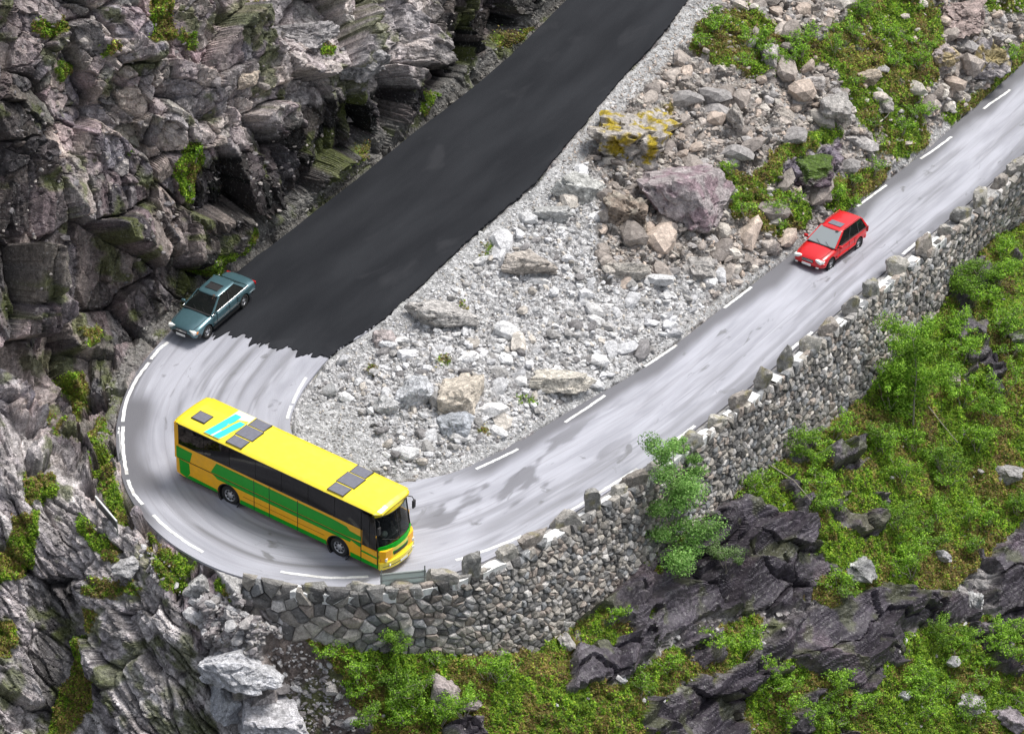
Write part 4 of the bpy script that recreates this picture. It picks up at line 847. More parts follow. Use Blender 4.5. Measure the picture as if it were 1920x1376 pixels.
# ground cover
NG = 1500000
uu = rng.uniform(-60, 1985, NG); vv = rng.uniform(-50, 1430, NG)
xi = np.clip(np.interp(uu, AU, np.arange(nu)).round().astype(int), 0, nu - 1); yi = np.clip(np.interp(vv, AV, np.arange(nv)).round().astype(int), 0, nv - 1)
vmap = vegN.reshape(nv, nu)[yi, xi]; keep = rng.random(NG) < vmap * 1.0; uu, vv = uu[keep], vv[keep]
GP, GN = gpos(uu, vv); n = len(uu)
cl = fbm(GP * 2.4, 3, 80); c2 = fbm(GP * .7, 3, 81); tall = sstep(.45, .75, cl)
hgt = rng.random(n) * (.04 + .26 * tall)
GPs = GP + np.array([0, 0, 1]) * hgt[:, None] + GN * .02
brown = sstep(.44, .58, c2 + (fbm(GP * 5, 2, 82) - .5) * .35)
gi = (rng.random(n) * 5).astype(int); ci = (rng.random(n) * 4).astype(int)
lc = np.where((rng.random(n) < brown * .8)[:, None], G2[ci], G1[gi]) * lerp(.7, 1.35, fbm(GP * 1.3, 3, 83))[:, None] * (.75 + .5 * rng.random(n))[:, None]
lc = lc * lerp(.8, 1.25, tall)[:, None]
V, F, c = leaves(GPs, GN * .5 + np.array([0, 0, .6]), .07 + .09 * rng.random(n), lc, .55)
setp(link('ground_cover', mesh_np('ground_cover', V, F, M_LEAF, c)), 'moss, heather and low green plants covering the slopes', 'ground cover', kind='stuff')
print('ground cover', n, round(time.time() - T0, 1))

def tube(pts, r0, r1, k=6):
    pts = np.asarray(pts, float); n = len(pts); d = np.gradient(pts, axis=0); V = []
    for i in range(n):
        t = d[i] / np.linalg.norm(d[i]); a = np.cross(t, [.3, .1, 1.]) ; a = a / (np.linalg.norm(a) + 1e-9); b = np.cross(t, a); r_ = lerp(r0, r1, i / (n - 1))
        for j in range(k): th = 2 * math.pi * j / k; V.append(pts[i] + (a * math.cos(th) + b * math.sin(th)) * r_)
    F = [(i * k + j, i * k + (j + 1) % k, (i + 1) * k + (j + 1) % k, (i + 1) * k + j) for i in range(n - 1) for j in range(k)]
    return np.array(V), np.array(F)
def plant(px, py, w, h, label, name, cat, pal, nleaf, lsize, trunk=True, lean=(0, 0), group=None, blobs=9, seed=0):
    """stem and limbs carrying clumps of leaves; (px, py) is where it roots, w x h its crown in survey units"""
    global rng
    r_ = np.random.default_rng(seed + 500); P_, n_ = gpos(px, py); H_ = h * SPXM / .83; Wd = w * SPXM
    root = empty(name, tuple(P_), label=label, cat=cat, group=group)
    tips = []; tv, tf, nb = [], [], 0
    top = np.array([lean[0], lean[1], H_])
    def add(a, b, r0, r1, bend=.12):
        nonlocal nb
        k = 5; ts = np.linspace(0, 1, k)[:, None]; pp = a * (1 - ts) + b * ts + (r_.random((k, 3)) - .5) * bend * np.linalg.norm(b - a) * np.sin(ts * math.pi)
        V, F = tube(pp, r0, r1, 5); tv.append(V); tf.append(F + nb); nb += len(V); return pp
    nst = 1 if trunk else 5
    for s_ in range(nst):
        end = top if trunk else np.array([(r_.random() - .5) * Wd * .7, (r_.random() - .5) * Wd * .6, H_ * (.5 + .4 * r_.random())])
        st = add(np.array([0, 0, -.15]), end, .05 if trunk else .018, .012)
        nbr = blobs if trunk else max(2, blobs // 3)
        for b_ in range(nbr):
            f = .06 + .88 * (b_ + r_.random()) / nbr if trunk else .5 + .5 * r_.random()
            i0 = min(int(f * 4), 3); a = st[i0] * (1 - (f * 4 - i0)) + st[i0 + 1] * (f * 4 - i0)
            ang = r_.random() * 6.28; ln = Wd * .5 * (.5 + .6 * r_.random()) * (1.15 - .35 * f if trunk else .6)
            e = a + np.array([math.cos(ang) * ln, math.sin(ang) * ln * .9, ln * (.25 + .3 * r_.random())]); add(a, e, .018, .006)
            for q in np.linspace(.35, 1.05, 4): tips.append((a * (1 - q) + e * q, ln * (.42 if trunk else .34) * (.7 + .6 * r_.random()), .75 + .55 * r_.random()))
        tips.append((end, Wd * .14, 1.25))
    V = np.vstack(tv); F = np.vstack(tf); link('trunk' if trunk else 'stem', mesh_np('trunk', V, F, M_BARK), root)
    wts = np.array([t[1] ** 2 for t in tips]); wts /= wts.sum(); ch = r_.choice(len(tips), nleaf, p=wts)
    C_ = np.array([t[0] for t in tips])[ch]; rr = np.array([t[1] for t in tips])[ch]; br = np.array([t[2] for t in tips])[ch]
    dd = r_.normal(size=(nleaf, 3)); dd /= np.linalg.norm(dd, axis=1, keepdims=True); Q = C_ + dd * (rr * r_.random(nleaf) ** .45)[:, None] * np.array([1, 1, .75])
    pal = np.array(pal); cc = pal[r_.integers(len(pal), size=nleaf)] * (br * (.75 + .5 * r_.random(nleaf)))[:, None]
    V, F, c = leaves(Q, dd * .7 + np.array([0, 0, .6]), lsize * (.7 + .6 * r_.random(nleaf)), cc, .7, .7)
    link('crown' if trunk else 'foliage', mesh_np('crown', V, F, M_LEAF, c), root)
    return root
LB = [(.17,.35,.07),(.22,.42,.10),(.12,.26,.045),(.30,.48,.14)]; LG = [(.24,.44,.03),(.16,.34,.02),(.32,.52,.06),(.11,.23,.02)]; LD = [(.12,.24,.02),(.16,.31,.03),(.08,.16,.015),(.22,.38,.04)]
plant(1262,1062,135,215,'small leafy birch growing against the foot of the wall left of the dark rocks','birch_tree','tree',LB,16000,.095,lean=(0,.3),blobs=15,seed=1)
plant(1285,905,62,80,'thin birch top spreading over the wall face above the small birch','birch_tree','tree',LB,3200,.09,blobs=8,seed=2)
plant(1333,1078,86,60,'low pale green bush of round leaves on the dark rock beside the small birch','leafy_bush','bush',[(.16,.26,.08),(.22,.33,.13),(.11,.2,.05)],2300,.07,trunk=False,blobs=9,seed=3)
plant(1712,800,130,185,'bright yellow-green birch standing below the straight wall','birch_tree','tree',LG,15000,.10,lean=(-.4,.3),blobs=16,seed=4)
plant(1665,775,80,70,'rounded bright green shrub touching the left side of the yellow-green birch','leafy_bush','bush',LG,2600,.09,trunk=False,seed=5)
BU = [(1500,850,90,50),(1560,810,80,45),(1420,920,90,40),(1400,905,60,40),(1820,560,90,50),(1880,610,90,60),(1850,520,70,50),(1790,620,70,50),(1880,730,90,60),(1760,870,90,60),(1690,890,90,60),(1830,830,100,60),(1680,980,90,60),(1700,1070,110,70),(1750,960,70,50),(1640,830,80,60),(1880,470,80,50),
 (670,1260,80,46),(740,1290,90,50),(610,1215,60,34),(760,1345,90,50),(690,1350,80,50),(940,1265,70,34),(1140,1160,60,36),(1200,1290,80,40),(1330,1215,90,46),(1400,1190,60,40),(1540,1340,100,50),(1600,1330,80,50),(1480,1330,70,40),(1720,1290,80,50),(1440,1255,60,34),(1880,1230,80,50),(1580,1110,60,34),(1530,900,80,44)]
bush_n = 0
nb_ = []
for k, (x, y, w, h) in enumerate(BU):
    q_ = plant(x, y + 18, w, h, 'low green bush or fern clump in the ground cover below the wall', 'low_bush', 'bush', LG if k % 3 else LD, int(w * h * .26), .085, trunk=False, seed=20 + k, group='low bushes below the wall'); nb_.append((q_, x, y, 'bright green' if k % 3 else 'dark green'))
_m = (VEG > .6) & (below > .5) & (DARK < .2) & (GXX > 560) & (GXX < 1915) & (GYY < 1370); _c = np.argwhere(_m); _k = rng.choice(len(_c), 75, replace=False)
for k, q in enumerate(_k):
    x, y = float(gx[_c[q][1]]), float(gy[_c[q][0]]); w = 46 + 60 * rng.random(); h = w * (.42 + .2 * rng.random())
    q_ = plant(x, y, w, h, 'x', 'low_bush', 'bush', LG if k % 4 else LD, int(w * h * .3), .085, trunk=False, seed=120 + k, group='low bushes below the wall'); nb_.append((q_, x, y, 'bright green' if k % 4 else 'dark green'))
BI = [(1395,115,50,30),(1340,55,40,26),(1560,95,60,34),(1600,60,50,34),(1370,370,50,30),(1395,400,60,34),(1470,385,46,26),(1460,420,50,26),(1600,380,60,30),(1690,245,60,34),(1720,110,60,36),(1500,95,40,24),(1365,320,40,24),(1660,60,50,30)]
for k, (x, y, w, h) in enumerate(BI):
    q_ = plant(x, y + 10, w, h, 'small green bush growing in the scree between the roads', 'low_bush', 'bush', LG, int(w * h * .3), .08, trunk=False, seed=70 + k, group='small bushes in the scree'); nb_.append((q_, x, y, 'small bright green'))
_m = (VEG > .5) & (ISL > .9) & (DARK < .2) & (GXX < 1915) & (GYY > 5) & (m_road < .5); _c = np.argwhere(_m); _k = rng.choice(len(_c), 34, replace=False)
for k, q in enumerate(_k):
    x, y = float(gx[_c[q][1]]), float(gy[_c[q][0]]); w = 34 + 34 * rng.random(); h = w * (.45 + .2 * rng.random())
    q_ = plant(x, y, w, h, 'x', 'low_bush', 'bush', LG if k % 4 else LD, int(w * h * .34), .08, trunk=False, seed=260 + k, group='small bushes in the scree'); nb_.append((q_, x, y, 'small bright green' if k % 4 else 'small dark green'))
relabel(nb_, 'bush')
plant(368,305,34,34,'bright small bush growing from a crack of the cliff','low_bush','bush',LG,700,.08,trunk=False,seed=90)
for k,(x,y) in enumerate([(358,365),(250,300)]): plant(x,y,22,22,'tiny tuft of leaves on the cliff below the bright bush' if k==0 else 'tiny tuft of leaves on the cliff left of the bright bush','leaf_tuft','plant',LD,180,.07,trunk=False,seed=95+k)
print('plants', round(time.time() - T0, 1))
# bleached branch lying in the grass
V, F = tube([gpos(*p)[0] + np.array([0, 0, .18]) for p in [(1636,236),(1650,234),(1660,225),(1668,212)]], .045, .02, 6)
setp(link('fallen_branch', mesh_np('fallen_branch', V, F, paint('bleached_wood', (.6,.55,.47), .8))), 'bleached curved branch lying in the grass above the lower road', 'branch')
for k,(pp,lb) in enumerate([([(1440,882),(1470,920),(1500,955)],'thin dead stem lying in the moss above the dark rock'),([(1740,765),(1765,800),(1790,838)],'thin bare trunk leaning right of the yellow-green birch')]):
    V, F = tube([gpos(*p)[0] + np.array([0, 0, .22]) for p in pp], .03, .02, 5); setp(link('dead_stem', mesh_np('dead_stem', V, F, M_BARK)), lb, 'branch')

# ------------------------------------------------------------------ vehicle helpers
M_YEL = paint('roof_yellow', (.85, .68, .03), .3, coat=.5, noise=.05, grime=.12); M_ORG = paint('side_yellow', (.95, .47, .006), .35, spec=.3, coat=.15, noise=.05, grime=.1)
M_GRN = paint('livery_green', (.002, .34, .012), .35, spec=.3, coat=.1, noise=.05); M_BLK = paint('black_trim', (.015, .015, .016), .5); M_RUB = paint('rubber', (.022, .022, .022), .85, noise=.2)
M_DKG = paint('dark_grey', (.06, .06, .065), .5); M_RIM = paint('wheel_metal', (.55, .55, .56), .35, metal=.6); M_TEAL = paint('roof_teal', (.04, .72, .56), .35, noise=.05); M_MINT = paint('roof_mint', (.70, .82, .55), .4)
M_HATCH = paint('hatch_glass', (.16, .16, .19), .18, noise=.1); M_WHT = paint('white_plastic', (.75, .75, .74), .4); M_LAMP = paint('lamp_lens', (.75, .76, .72), .12, coat=.6); M_AMB = paint('amber_lens', (.7, .22, .02), .25); M_TAIL = paint('red_lens', (.4, .01, .01), .25)
M_SEAT = paint('seat_cloth', (.09, .07, .09), .9); M_SKIN = paint('skin', (.50, .31, .23), .6); M_HAIR = paint('hair', (.06, .04, .03), .8); M_SHIRT = paint('white_shirt', (.75, .75, .76), .85); M_TROU = paint('trousers', (.03, .035, .05), .9)
M_GSIDE = glass('side_glass', (.003, .003, .004), .12, .03, .3); M_GWIND = glass('windscreen_glass', (.02, .022, .025), .62); M_GCAR = glass('car_glass', (.015, .018, .018), .5); M_GREFL = glass('painted_reflection_glass', (.30, .33, .34), .12, .12)  # estate windscreen: bright sky reflection painted in as a pale tint
M_RED = paint('red_paint', (.58, .006, .010), .3, coat=.4, noise=.04); M_TEALCAR = paint('teal_metallic', (.085, .17, .195), .28, metal=.45, coat=.8, noise=.05); M_CHR = paint('chrome', (.7, .7, .7), .15, metal=1.)
M_STEEL = paint('galvanised', (.35, .37, .36), .5, metal=.5)

def box(name, c, s, mat, parent, bev=.0, rot=None):
    bm = bmesh.new(); bmesh.ops.create_cube(bm, size=1.0)
    for v_ in bm.verts: v_.co = Vector((v_.co.x * s[0], v_.co.y * s[1], v_.co.z * s[2]))
    if bev: bmesh.ops.bevel(bm, geom=bm.edges[:], offset=bev, segments=2, affect='EDGES', profile=.6)
    if rot is not None: bmesh.ops.rotate(bm, verts=bm.verts, cent=(0, 0, 0), matrix=rot)
    bmesh.ops.translate(bm, verts=bm.verts, vec=c); me = bpy.data.meshes.new(name); bm.to_mesh(me); bm.free(); me.materials.append(mat)
    return link(name, me, parent)
def plate(name, pts, th, mat, parent):
    """flat panel from a 3-D outline, given a thickness along its normal (both ways)"""
    p = [Vector(q) for q in pts]; n = (p[1] - p[0]).cross(p[2] - p[1]); 
    if n.length < 1e-6: n = (p[2] - p[1]).cross(p[3] - p[2])
    n.normalize(); k = len(p); V = [q + n * th for q in p] + [q - n * th for q in p]
    F = [list(range(k)), list(range(2 * k - 1, k - 1, -1))] + [[i, k + i, k + (i + 1) % k, (i + 1) % k] for i in range(k)]
    me = bpy.data.meshes.new(name); me.from_pydata([tuple(q) for q in V], [], F); me.update(); me.materials.append(mat); return link(name, me, parent)
def loft(name, secs, mat, parent, sub=2, smooth=True, cutters=None, close=True):
    """secs: list of rings (same count) of 3-D points"""
    k = len(secs[0]); V = [tuple(p) for s_ in secs for p in s_]
    F = [(i * k + j, (i + 1) * k + j, (i + 1) * k + (j + 1) % k, i * k + (j + 1) % k) for i in range(len(secs) - 1) for j in range(k)]
    if close: F += [tuple(range(k)), tuple(range(len(V) - 1, len(V) - k - 1, -1))]
    me = bpy.data.meshes.new(name); me.from_pydata(V, [], F); bm = bmesh.new(); bm.from_mesh(me); bmesh.ops.recalc_face_normals(bm, faces=bm.faces); bm.to_mesh(me); bm.free()
    me.materials.append(mat)
    if not sub and not cutters:
        return link(name, me, parent)
    tmp = bpy.data.objects.new('tmp', me); COL.objects.link(tmp); tmps = [tmp]
    if sub: m = tmp.modifiers.new('s', 'SUBSURF'); m.levels = sub; m.render_levels = sub
    for c in cutters or []:
        m = tmp.modifiers.new('b', 'BOOLEAN'); m.operation = 'DIFFERENCE'; m.solver = 'EXACT'; m.object = c
    dg = bpy.context.evaluated_depsgraph_get(); dg.update(); ev = tmp.evaluated_get(dg); out = bpy.data.meshes.new_from_object(ev); bpy.data.objects.remove(tmp)
    out.name = name
    if not out.materials: out.materials.append(mat)
    if smooth:
        out.polygons.foreach_set('use_smooth', np.ones(len(out.polygons), bool))
        try: out.set_sharp_from_angle(angle=R(38))
        except Exception: pass
    out.update(); return link(name, out, parent)
def cyl_cutter(x, y, z, r, w):
    bm = bmesh.new(); bmesh.ops.create_cone(bm, cap_ends=True, segments=28, radius1=r, radius2=r, depth=w, matrix=Matrix.Translation((x, y, z)) @ Matrix.Rotation(math.pi / 2, 4, 'X')); me = bpy.data.meshes.new('cut'); bm.to_mesh(me); bm.free()
    o = bpy.data.objects.new('cut', me); COL.objects.link(o); return o
def lathe(name, prof, mat, parent, axis_pt, side=1, n=28):
    """profile of (radius, offset along the axle) turned about the axle (y)"""
    V, F = [], []; k = len(prof)
    for i in range(n):
        th = 2 * math.pi * i / n
        for r_, o_ in prof: V.append((axis_pt[0] + r_ * math.cos(th), axis_pt[1] + side * o_, axis_pt[2] + r_ * math.sin(th)))
    for i in range(n):
        for j in range(k - 1): F.append((i * k + j, i * k + j + 1, ((i + 1) % n) * k + j + 1, ((i + 1) % n) * k + j))
    me = bpy.data.meshes.new(name); me.from_pydata(V, [], F); me.materials.append(mat); me.polygons.foreach_set('use_smooth', np.ones(len(F), bool)); me.update()
    return link(name, me, parent)
def wheel(parent, x, y, r, w, side, rimmat=None, spokes=7):
    t = lathe('wheel', [(r * .62, .0 - w), (r * .9, -w), (r, -w * .8), (r, -w * .2), (r * .94, -.005), (r * .66, .0), (r * .62, -.03)], M_RUB, parent, (x, y, r), side)
    rm = lathe('rim', [(r * .66, -.004), (r * .64, -.045), (r * .5, -.07), (r * .3, -.05), (r * .18, -.02), (.001, -.015)], rimmat or M_RIM, t, (x, y, r), side)
    for k in range(spokes):
        th = 2 * math.pi * k / spokes; c = (x + r * .43 * math.cos(th), y + side * -.035, r + r * .43 * math.sin(th))
        box('spoke_gap', c, (r * .16, .03, r * .16), M_BLK, rm, rot=None)
    return t
def skin_body(name, joints, bones, parent_loc, mats, rot=0.):
    me = bpy.data.meshes.new(name); me.from_pydata([j[:3] for j in joints], bones, []); o = bpy.data.objects.new('tmp', me); COL.objects.link(o)
    m = o.modifiers.new('sk', 'SKIN'); m.use_smooth_shade = True
    for i, j in enumerate(joints): me.skin_vertices[0].data[i].radius = (j[3], j[3] if len(j) < 5 else j[4]); 
    me.skin_vertices[0].data[0].use_root = True
    m = o.modifiers.new('ss', 'SUBSURF'); m.levels = 2; m.render_levels = 2
    dg = bpy.context.evaluated_depsgraph_get(); dg.update(); out = bpy.data.meshes.new_from_object(o.evaluated_get(dg)); bpy.data.objects.remove(o)
    out.materials.clear()
    for q in mats: out.materials.append(q)
    return out
def seated_person(M, label, top_mat):
    """a driver: hips at the origin, facing +x, arms reaching to a wheel 0.45 m ahead"""
    J = [(0,0,.0,.13,.17),(.0,0,.22,.12,.16),(.02,0,.42,.11,.18),(.04,0,.52,.06),(.06,0,.60,.055),(.08,0,.70,.09,.08),(.08,0,.78,.085,.075),
         (.02,.19,.44,.06),(.12,.26,.2,.045),(.36,.17,.24,.035),(.45,.15,.27,.035),(.02,-.19,.44,.06),(.12,-.26,.2,.045),(.36,-.17,.24,.035),(.45,-.15,.27,.035),
         (.06,.1,-.02,.1),(.42,.13,.02,.075),(.55,.12,-.36,.05),(.68,.12,-.42,.045),(.06,-.1,-.02,.1),(.42,-.13,.02,.075),(.55,-.12,-.36,.05),(.68,-.12,-.42,.045)]
    E = [(0,1),(1,2),(2,3),(3,4),(4,5),(5,6),(2,7),(7,8),(8,9),(9,10),(2,11),(11,12),(12,13),(13,14),(0,15),(15,16),(16,17),(17,18),(0,19),(19,20),(20,21),(21,22)]
    me = skin_body('person', J, E, None, [top_mat, M_SKIN, M_TROU])
    for f in me.polygons:
        c = f.center
        f.material_index = 1 if (c.z > .535 and c.x < .3) or (c.x > .3 and c.z > .13) else (2 if c.z < .09 and (c.x > .08 or c.z < .02) else 0)
    o = link('person', me); o.matrix_world = M; setp(o, label, 'person')
    V, F = ICO[3]; Hh = V * np.array([.11, .092, .105]); k = Hh[:, 0] < .045 + .5 * np.maximum(Hh[:, 2] - .03, 0); idx = {a: b for b, a in enumerate(np.nonzero(k)[0])}
    f2 = [[idx[a] for a in f] for f in F if all(a in idx for a in f)]; hm = mesh_np('hair', Hh[k] + [.07, 0, .77], f2, M_HAIR, smooth=True); link('hair', hm, o)
    n_ = box('nose', (.175, 0, .725), (.03, .022, .035), M_SKIN, o, bev=.006)
    for s_ in (-1, 1): box('eye', (.163, s_ * .032, .75), (.012, .02, .012), M_HAIR, o)
    return o
def vehicle_frame(front, rear, side, track, zl):
    """front/rear contact spots of the near wheels (surveyed), side +1 when that is the left side -> matrix with origin midway between axles on the ground"""
    zf = road_z_at([front[0]], [front[1]])[0] + zl; zr = road_z_at([rear[0]], [rear[1]])[0] + zl
    a = unproj(*front, zf); b = unproj(*rear, zr); f = Vector(a - b).normalized(); lft = Vector((0, 0, 1)).cross(f).normalized(); up_ = f.cross(lft).normalized()
    o = Vector((a + b) / 2) - lft * side * track / 2; wb = (Vector(a) - Vector(b)).length
    M = Matrix((( f.x, lft.x, up_.x, o.x), (f.y, lft.y, up_.y, o.y), (f.z, lft.z, up_.z, o.z), (0, 0, 0, 1))); return M, wb

# ------------------------------------------------------------------ the coach
M, wb = vehicle_frame((632, 1042), (432, 947), -1, 2.3, .03); print('coach wheelbase', wb)
XR, XF = 3.25, 9.65; ORG = (XR + XF) / 2                      # axles measured from the rear end
bus = empty('coach', label='yellow and green touring coach taking the hairpin bend', cat='coach'); M = M @ Matrix.Translation((-.0, .0, 0)) @ Matrix.Scale(.93, 4); bus.matrix_world = M
LEN = 12.25
def bx(x): return x - ORG
def side_ring(x, w, z0, z1, r=.1):
    return [(bx(x), -w + r, z0), (bx(x), -w, z0 + r), (bx(x), -w, z1), (bx(x), w, z1), (bx(x), w, z0 + r), (bx(x), w - r, z0)]
cut = [cyl_cutter(bx(x), s_ * 1.2, .5, .62, .75) for x in (XR, XF) for s_ in (-1, 1)]
secs = [side_ring(0.0, 1.12, .55, 1.32), side_ring(.12, 1.22, .38, 1.34), side_ring(.5, 1.25, .32, 1.35), side_ring(11.6, 1.25, .30, 1.35), side_ring(12.0, 1.2, .30, 1.35), side_ring(12.2, 1.02, .32, 1.33), side_ring(12.25, .7, .34, 1.32)]
loft('body', secs, M_ORG, bus, sub=0, smooth=False, cutters=cut)
for c in cut: bpy.data.objects.remove(c)
for x in (XR, XF):
    for s_ in (-1, 1):
        lathe('wheel_arch', [(.615, 0), (.615, -.36), (.0, -.36)], M_BLK, bus, (bx(x), s_ * 1.235, .5), s_)
        lathe('arch_lip', [(.615, .0), (.615, .018), (.66, .018), (.66, 0)], M_BLK, bus, (bx(x), s_ * 1.25, .5), s_)
        wheel(bus, bx(x), s_ * 1.2, .5, .28, s_, spokes=8)
# side walls, window bands
for s_ in (-1, 1):
    box('side_wall', (bx(6.05), s_ * 1.22, 1.75), (11.5, .06, .82), M_ORG, bus)
    for k in range(7):
        a = .28 + k * 1.53; b = a + 1.51
        if b > 10.95: b = 10.95
        box('window', (bx((a + b) / 2), s_ * 1.232, 2.73), (b - a, .03, 1.14), M_GSIDE, bus)
    box('window_rail', (bx(5.8), s_ * 1.225, 3.29), (11.2, .06, .05), M_BLK, bus); box('window_rail', (bx(5.8), s_ * 1.22, 2.165), (11.0, .058, .05), M_BLK, bus)
    for k in range(8): box('window_pillar', (bx(.27 + k * 1.53), s_ * 1.205, 2.68), (.07, .04, 1.05), M_BLK, bus)
    box('corner_post', (bx(.14), s_ * 1.17, 2.3), (.26, .12, 2.0), M_ORG, bus, bev=.03)
rear = plate('rear_wall', [(bx(.01), -1.14, 1.3), (bx(.01), 1.14, 1.3), (bx(.03), 1.14, 3.25), (bx(.03), -1.14, 3.25)], .03, M_ORG, bus)
plate('rear_window', [(bx(-.03), -.95, 2.3), (bx(-.03), .95, 2.3), (bx(-.02), .9, 3.05), (bx(-.02), -.9, 3.05)], .008, M_GSIDE, bus)
for s_ in (-1, 1): box('tail_light', (bx(-.0), s_ * 1.0, 1.0), (.05, .16, .4), M_TAIL, bus, bev=.01)
# roof, rounded shell
def roof_ring(x, w, z, dz=0): return [(bx(x), -w * .99, 3.27 - dz), (bx(x), -w, 3.33 - dz), (bx(x), -w * .965, z - .07), (bx(x), -w * .86, z - .02), (bx(x), -w * .4, z + .02), (bx(x), 0, z + .03), (bx(x), w * .4, z + .02), (bx(x), w * .86, z - .02), (bx(x), w * .965, z - .07), (bx(x), w, 3.33 - dz), (bx(x), w * .99, 3.27 - dz)]
loft('roof', [roof_ring(-.02, 1.12, 3.36), roof_ring(.12, 1.22, 3.42), roof_ring(.4, 1.25, 3.44), roof_ring(11.2, 1.25, 3.44), roof_ring(11.7, 1.22, 3.41), roof_ring(11.88, 1.12, 3.34), roof_ring(11.95, 1.0, 3.28)], M_YEL, bus, sub=0, smooth=False)
for s_ in (-1, 1): box('gutter', (bx(6), s_ * 1.25, 3.34), (11.4, .03, .03), M_YEL, bus)
# roof hatches and painted bands
def on_roof(pts, name, mat, th=.012, z=3.462, par=bus): return plate(name, [(bx(x), y, z - .028 * (y / 1.25) ** 2 * 1.2) for x, y in pts], th, mat, par)
for xa in (3.0, 8.9):
    for (y0, y1, dx) in ((-1.14, -.5, -.0), (-.42, .42, .02), (.5, 1.12, .0)):
        h = box('roof_hatch', (bx(xa + .5 + dx), (y0 + y1) / 2, 3.48 - (.02 if abs(y0 + y1) > .5 else 0)), (1.0 if y0 == -.42 else .86, y1 - y0, .06), M_HATCH, bus, bev=.015)
        box('hatch_frame', (bx(xa + .5 + dx - (.5 if y0 == -.42 else .44)), (y0 + y1) / 2, 3.475 - (.02 if abs(y0 + y1) > .5 else 0)), (.03, y1 - y0 + .03, .07), M_BLK, h)
        box('hatch_frame', (bx(xa + .5 + dx + (.5 if y0 == -.42 else .44)), (y0 + y1) / 2, 3.475 - (.02 if abs(y0 + y1) > .5 else 0)), (.03, y1 - y0 + .03, .07), M_BLK, h)
h = box('roof_hatch', (bx(1.0), -.35, 3.48), (.72, .62, .06), M_HATCH, bus, bev=.015); box('hatch_frame', (bx(1.0), -.35, 3.47), (.8, .7, .045), M_BLK, h)
on_roof([(1.75, -1.16), (2.65, -1.16), (3.0, .25), (2.95, 1.16), (1.95, 1.16), (1.95, .3)], 'roof_band_pale', M_MINT, .006, 3.468)
on_roof([(1.78, -1.14), (2.15, -1.14), (2.42, .35), (2.4, .8), (2.05, .8), (1.98, .3)], 'roof_band_teal', M_TEAL, .006, 3.482)
on_roof([(2.28, -1.14), (2.62, -1.14), (2.9, .15), (2.9, .45), (2.6, .45), (2.5, .1)], 'roof_band_teal', M_TEAL, .006, 3.482)
# livery on both flanks
def flank(name, pts, mat, lift=.006):
    for s_ in (-1, 1):
        if name == 'green_stripe': pass
        plate(name, [(bx(x), s_ * (1.25 + lift), z) for x, z in (pts if s_ < 0 else pts[::-1])], .004, mat, bus)
# lower region outlines keep clear of the wheel arches (r .66)
flank('green_stripe', [(.15, 1.40), (.95, 1.40), (1.1, 1.98), (.15, 2.02)], M_GRN)
flank('green_stripe', [(2.2, 1.42), (9.4, 1.42), (10.2, 1.42), (10.95, 1.5), (10.95, 1.75), (10.3, 1.8), (10.15, 1.95), (9.3, 2.02), (2.55, 2.06)], M_GRN)
flank('green_stripe', [(2.6, 1.17), (10.95, 1.17), (10.95, 1.36), (2.3, 1.36)], M_GRN)
flank('green_stripe', [(.35, .55), (.75, .42), (.95, .75), (.9, 1.30), (.3, 1.33)], M_GRN)
flank('green_skirt', [(.75, .42), (2.6, .42), (2.52, .56), (.9, .62)], M_GRN)
flank('green_skirt', [(3.92, .40), (8.98, .40), (8.96, .62), (3.94, .62)], M_GRN)
flank('green_skirt', [(10.36, .38), (11.95, .38), (11.95, .60), (10.34, .62)], M_GRN)
flank('trim_line', [(.2, 1.365), (11.95, 1.365), (11.95, 1.395), (.2, 1.395)], M_BLK, .012)
flank('trim_line', [(.3, .375), (2.55, .375), (2.55, .40), (.3, .40)], M_BLK, .01)
flank('painted_rib_shadow', [(4.1, .86), (8.85, .86), (8.85, .875), (4.1, .875)], paint('rib_shadow_line', (.35, .16, .01), .5), .01)  # thin brown strip painted as the shadow line of a rib
for x in (4.75, 5.65, 7.3): flank('panel_gap', [(x, .40), (x + .028, .40), (x + .028, 2.12), (x, 2.12)], M_BLK, .014)
flank('yellow_patch', [(10.3, 1.1), (10.9, .95), (10.9, 1.14), (10.4, 1.3)], M_ORG, .012)
# door on the kerb side and its twin panel on the other
dr = plate('door', [(bx(11.0), -1.262, .45), (bx(11.88), -1.262, .45), (bx(11.88), -1.262, 1.32), (bx(11.0), -1.262, 1.32)], .012, M_ORG, bus)
plate('door_window', [(bx(11.03), -1.25, 1.4), (bx(11.85), -1.245, 1.4), (bx(11.72), -1.225, 3.14), (bx(11.03), -1.225, 3.14)], .015, M_GSIDE, dr)
for x in (10.97, 11.9): box('door_seal', (bx(x), -1.262, 1.3 if x < 11 else .9), (.03, .03, 1.8 if x < 11 else 1.0), M_BLK, dr)
box('door_seal', (bx(11.44), -1.26, 2.25), (.03, .02, 1.7), M_BLK, dr)
plate('green_stripe', [(bx(11.0), -1.28, .62), (bx(11.0), -1.28, .45), (bx(11.9), -1.28, .45), (bx(11.9), -1.28, .6)], .004, M_GRN, dr)
plate('green_stripe', [(bx(11.0), -1.28, 1.06), (bx(11.0), -1.28, .96), (bx(11.9), -1.28, .93), (bx(11.9), -1.28, 1.03)], .004, M_GRN, dr)
plate('driver_window', [(bx(11.03), 1.24, 1.5), (bx(11.72), 1.22, 3.14), (bx(11.03), 1.22, 3.14)], .012, M_GSIDE, bus)
plate('front_quarter', [(bx(11.0), 1.24, 1.35), (bx(11.9), 1.24, 1.35), (bx(11.88), 1.24, 1.48), (bx(11.0), 1.24, 1.48)], .02, M_ORG, bus)
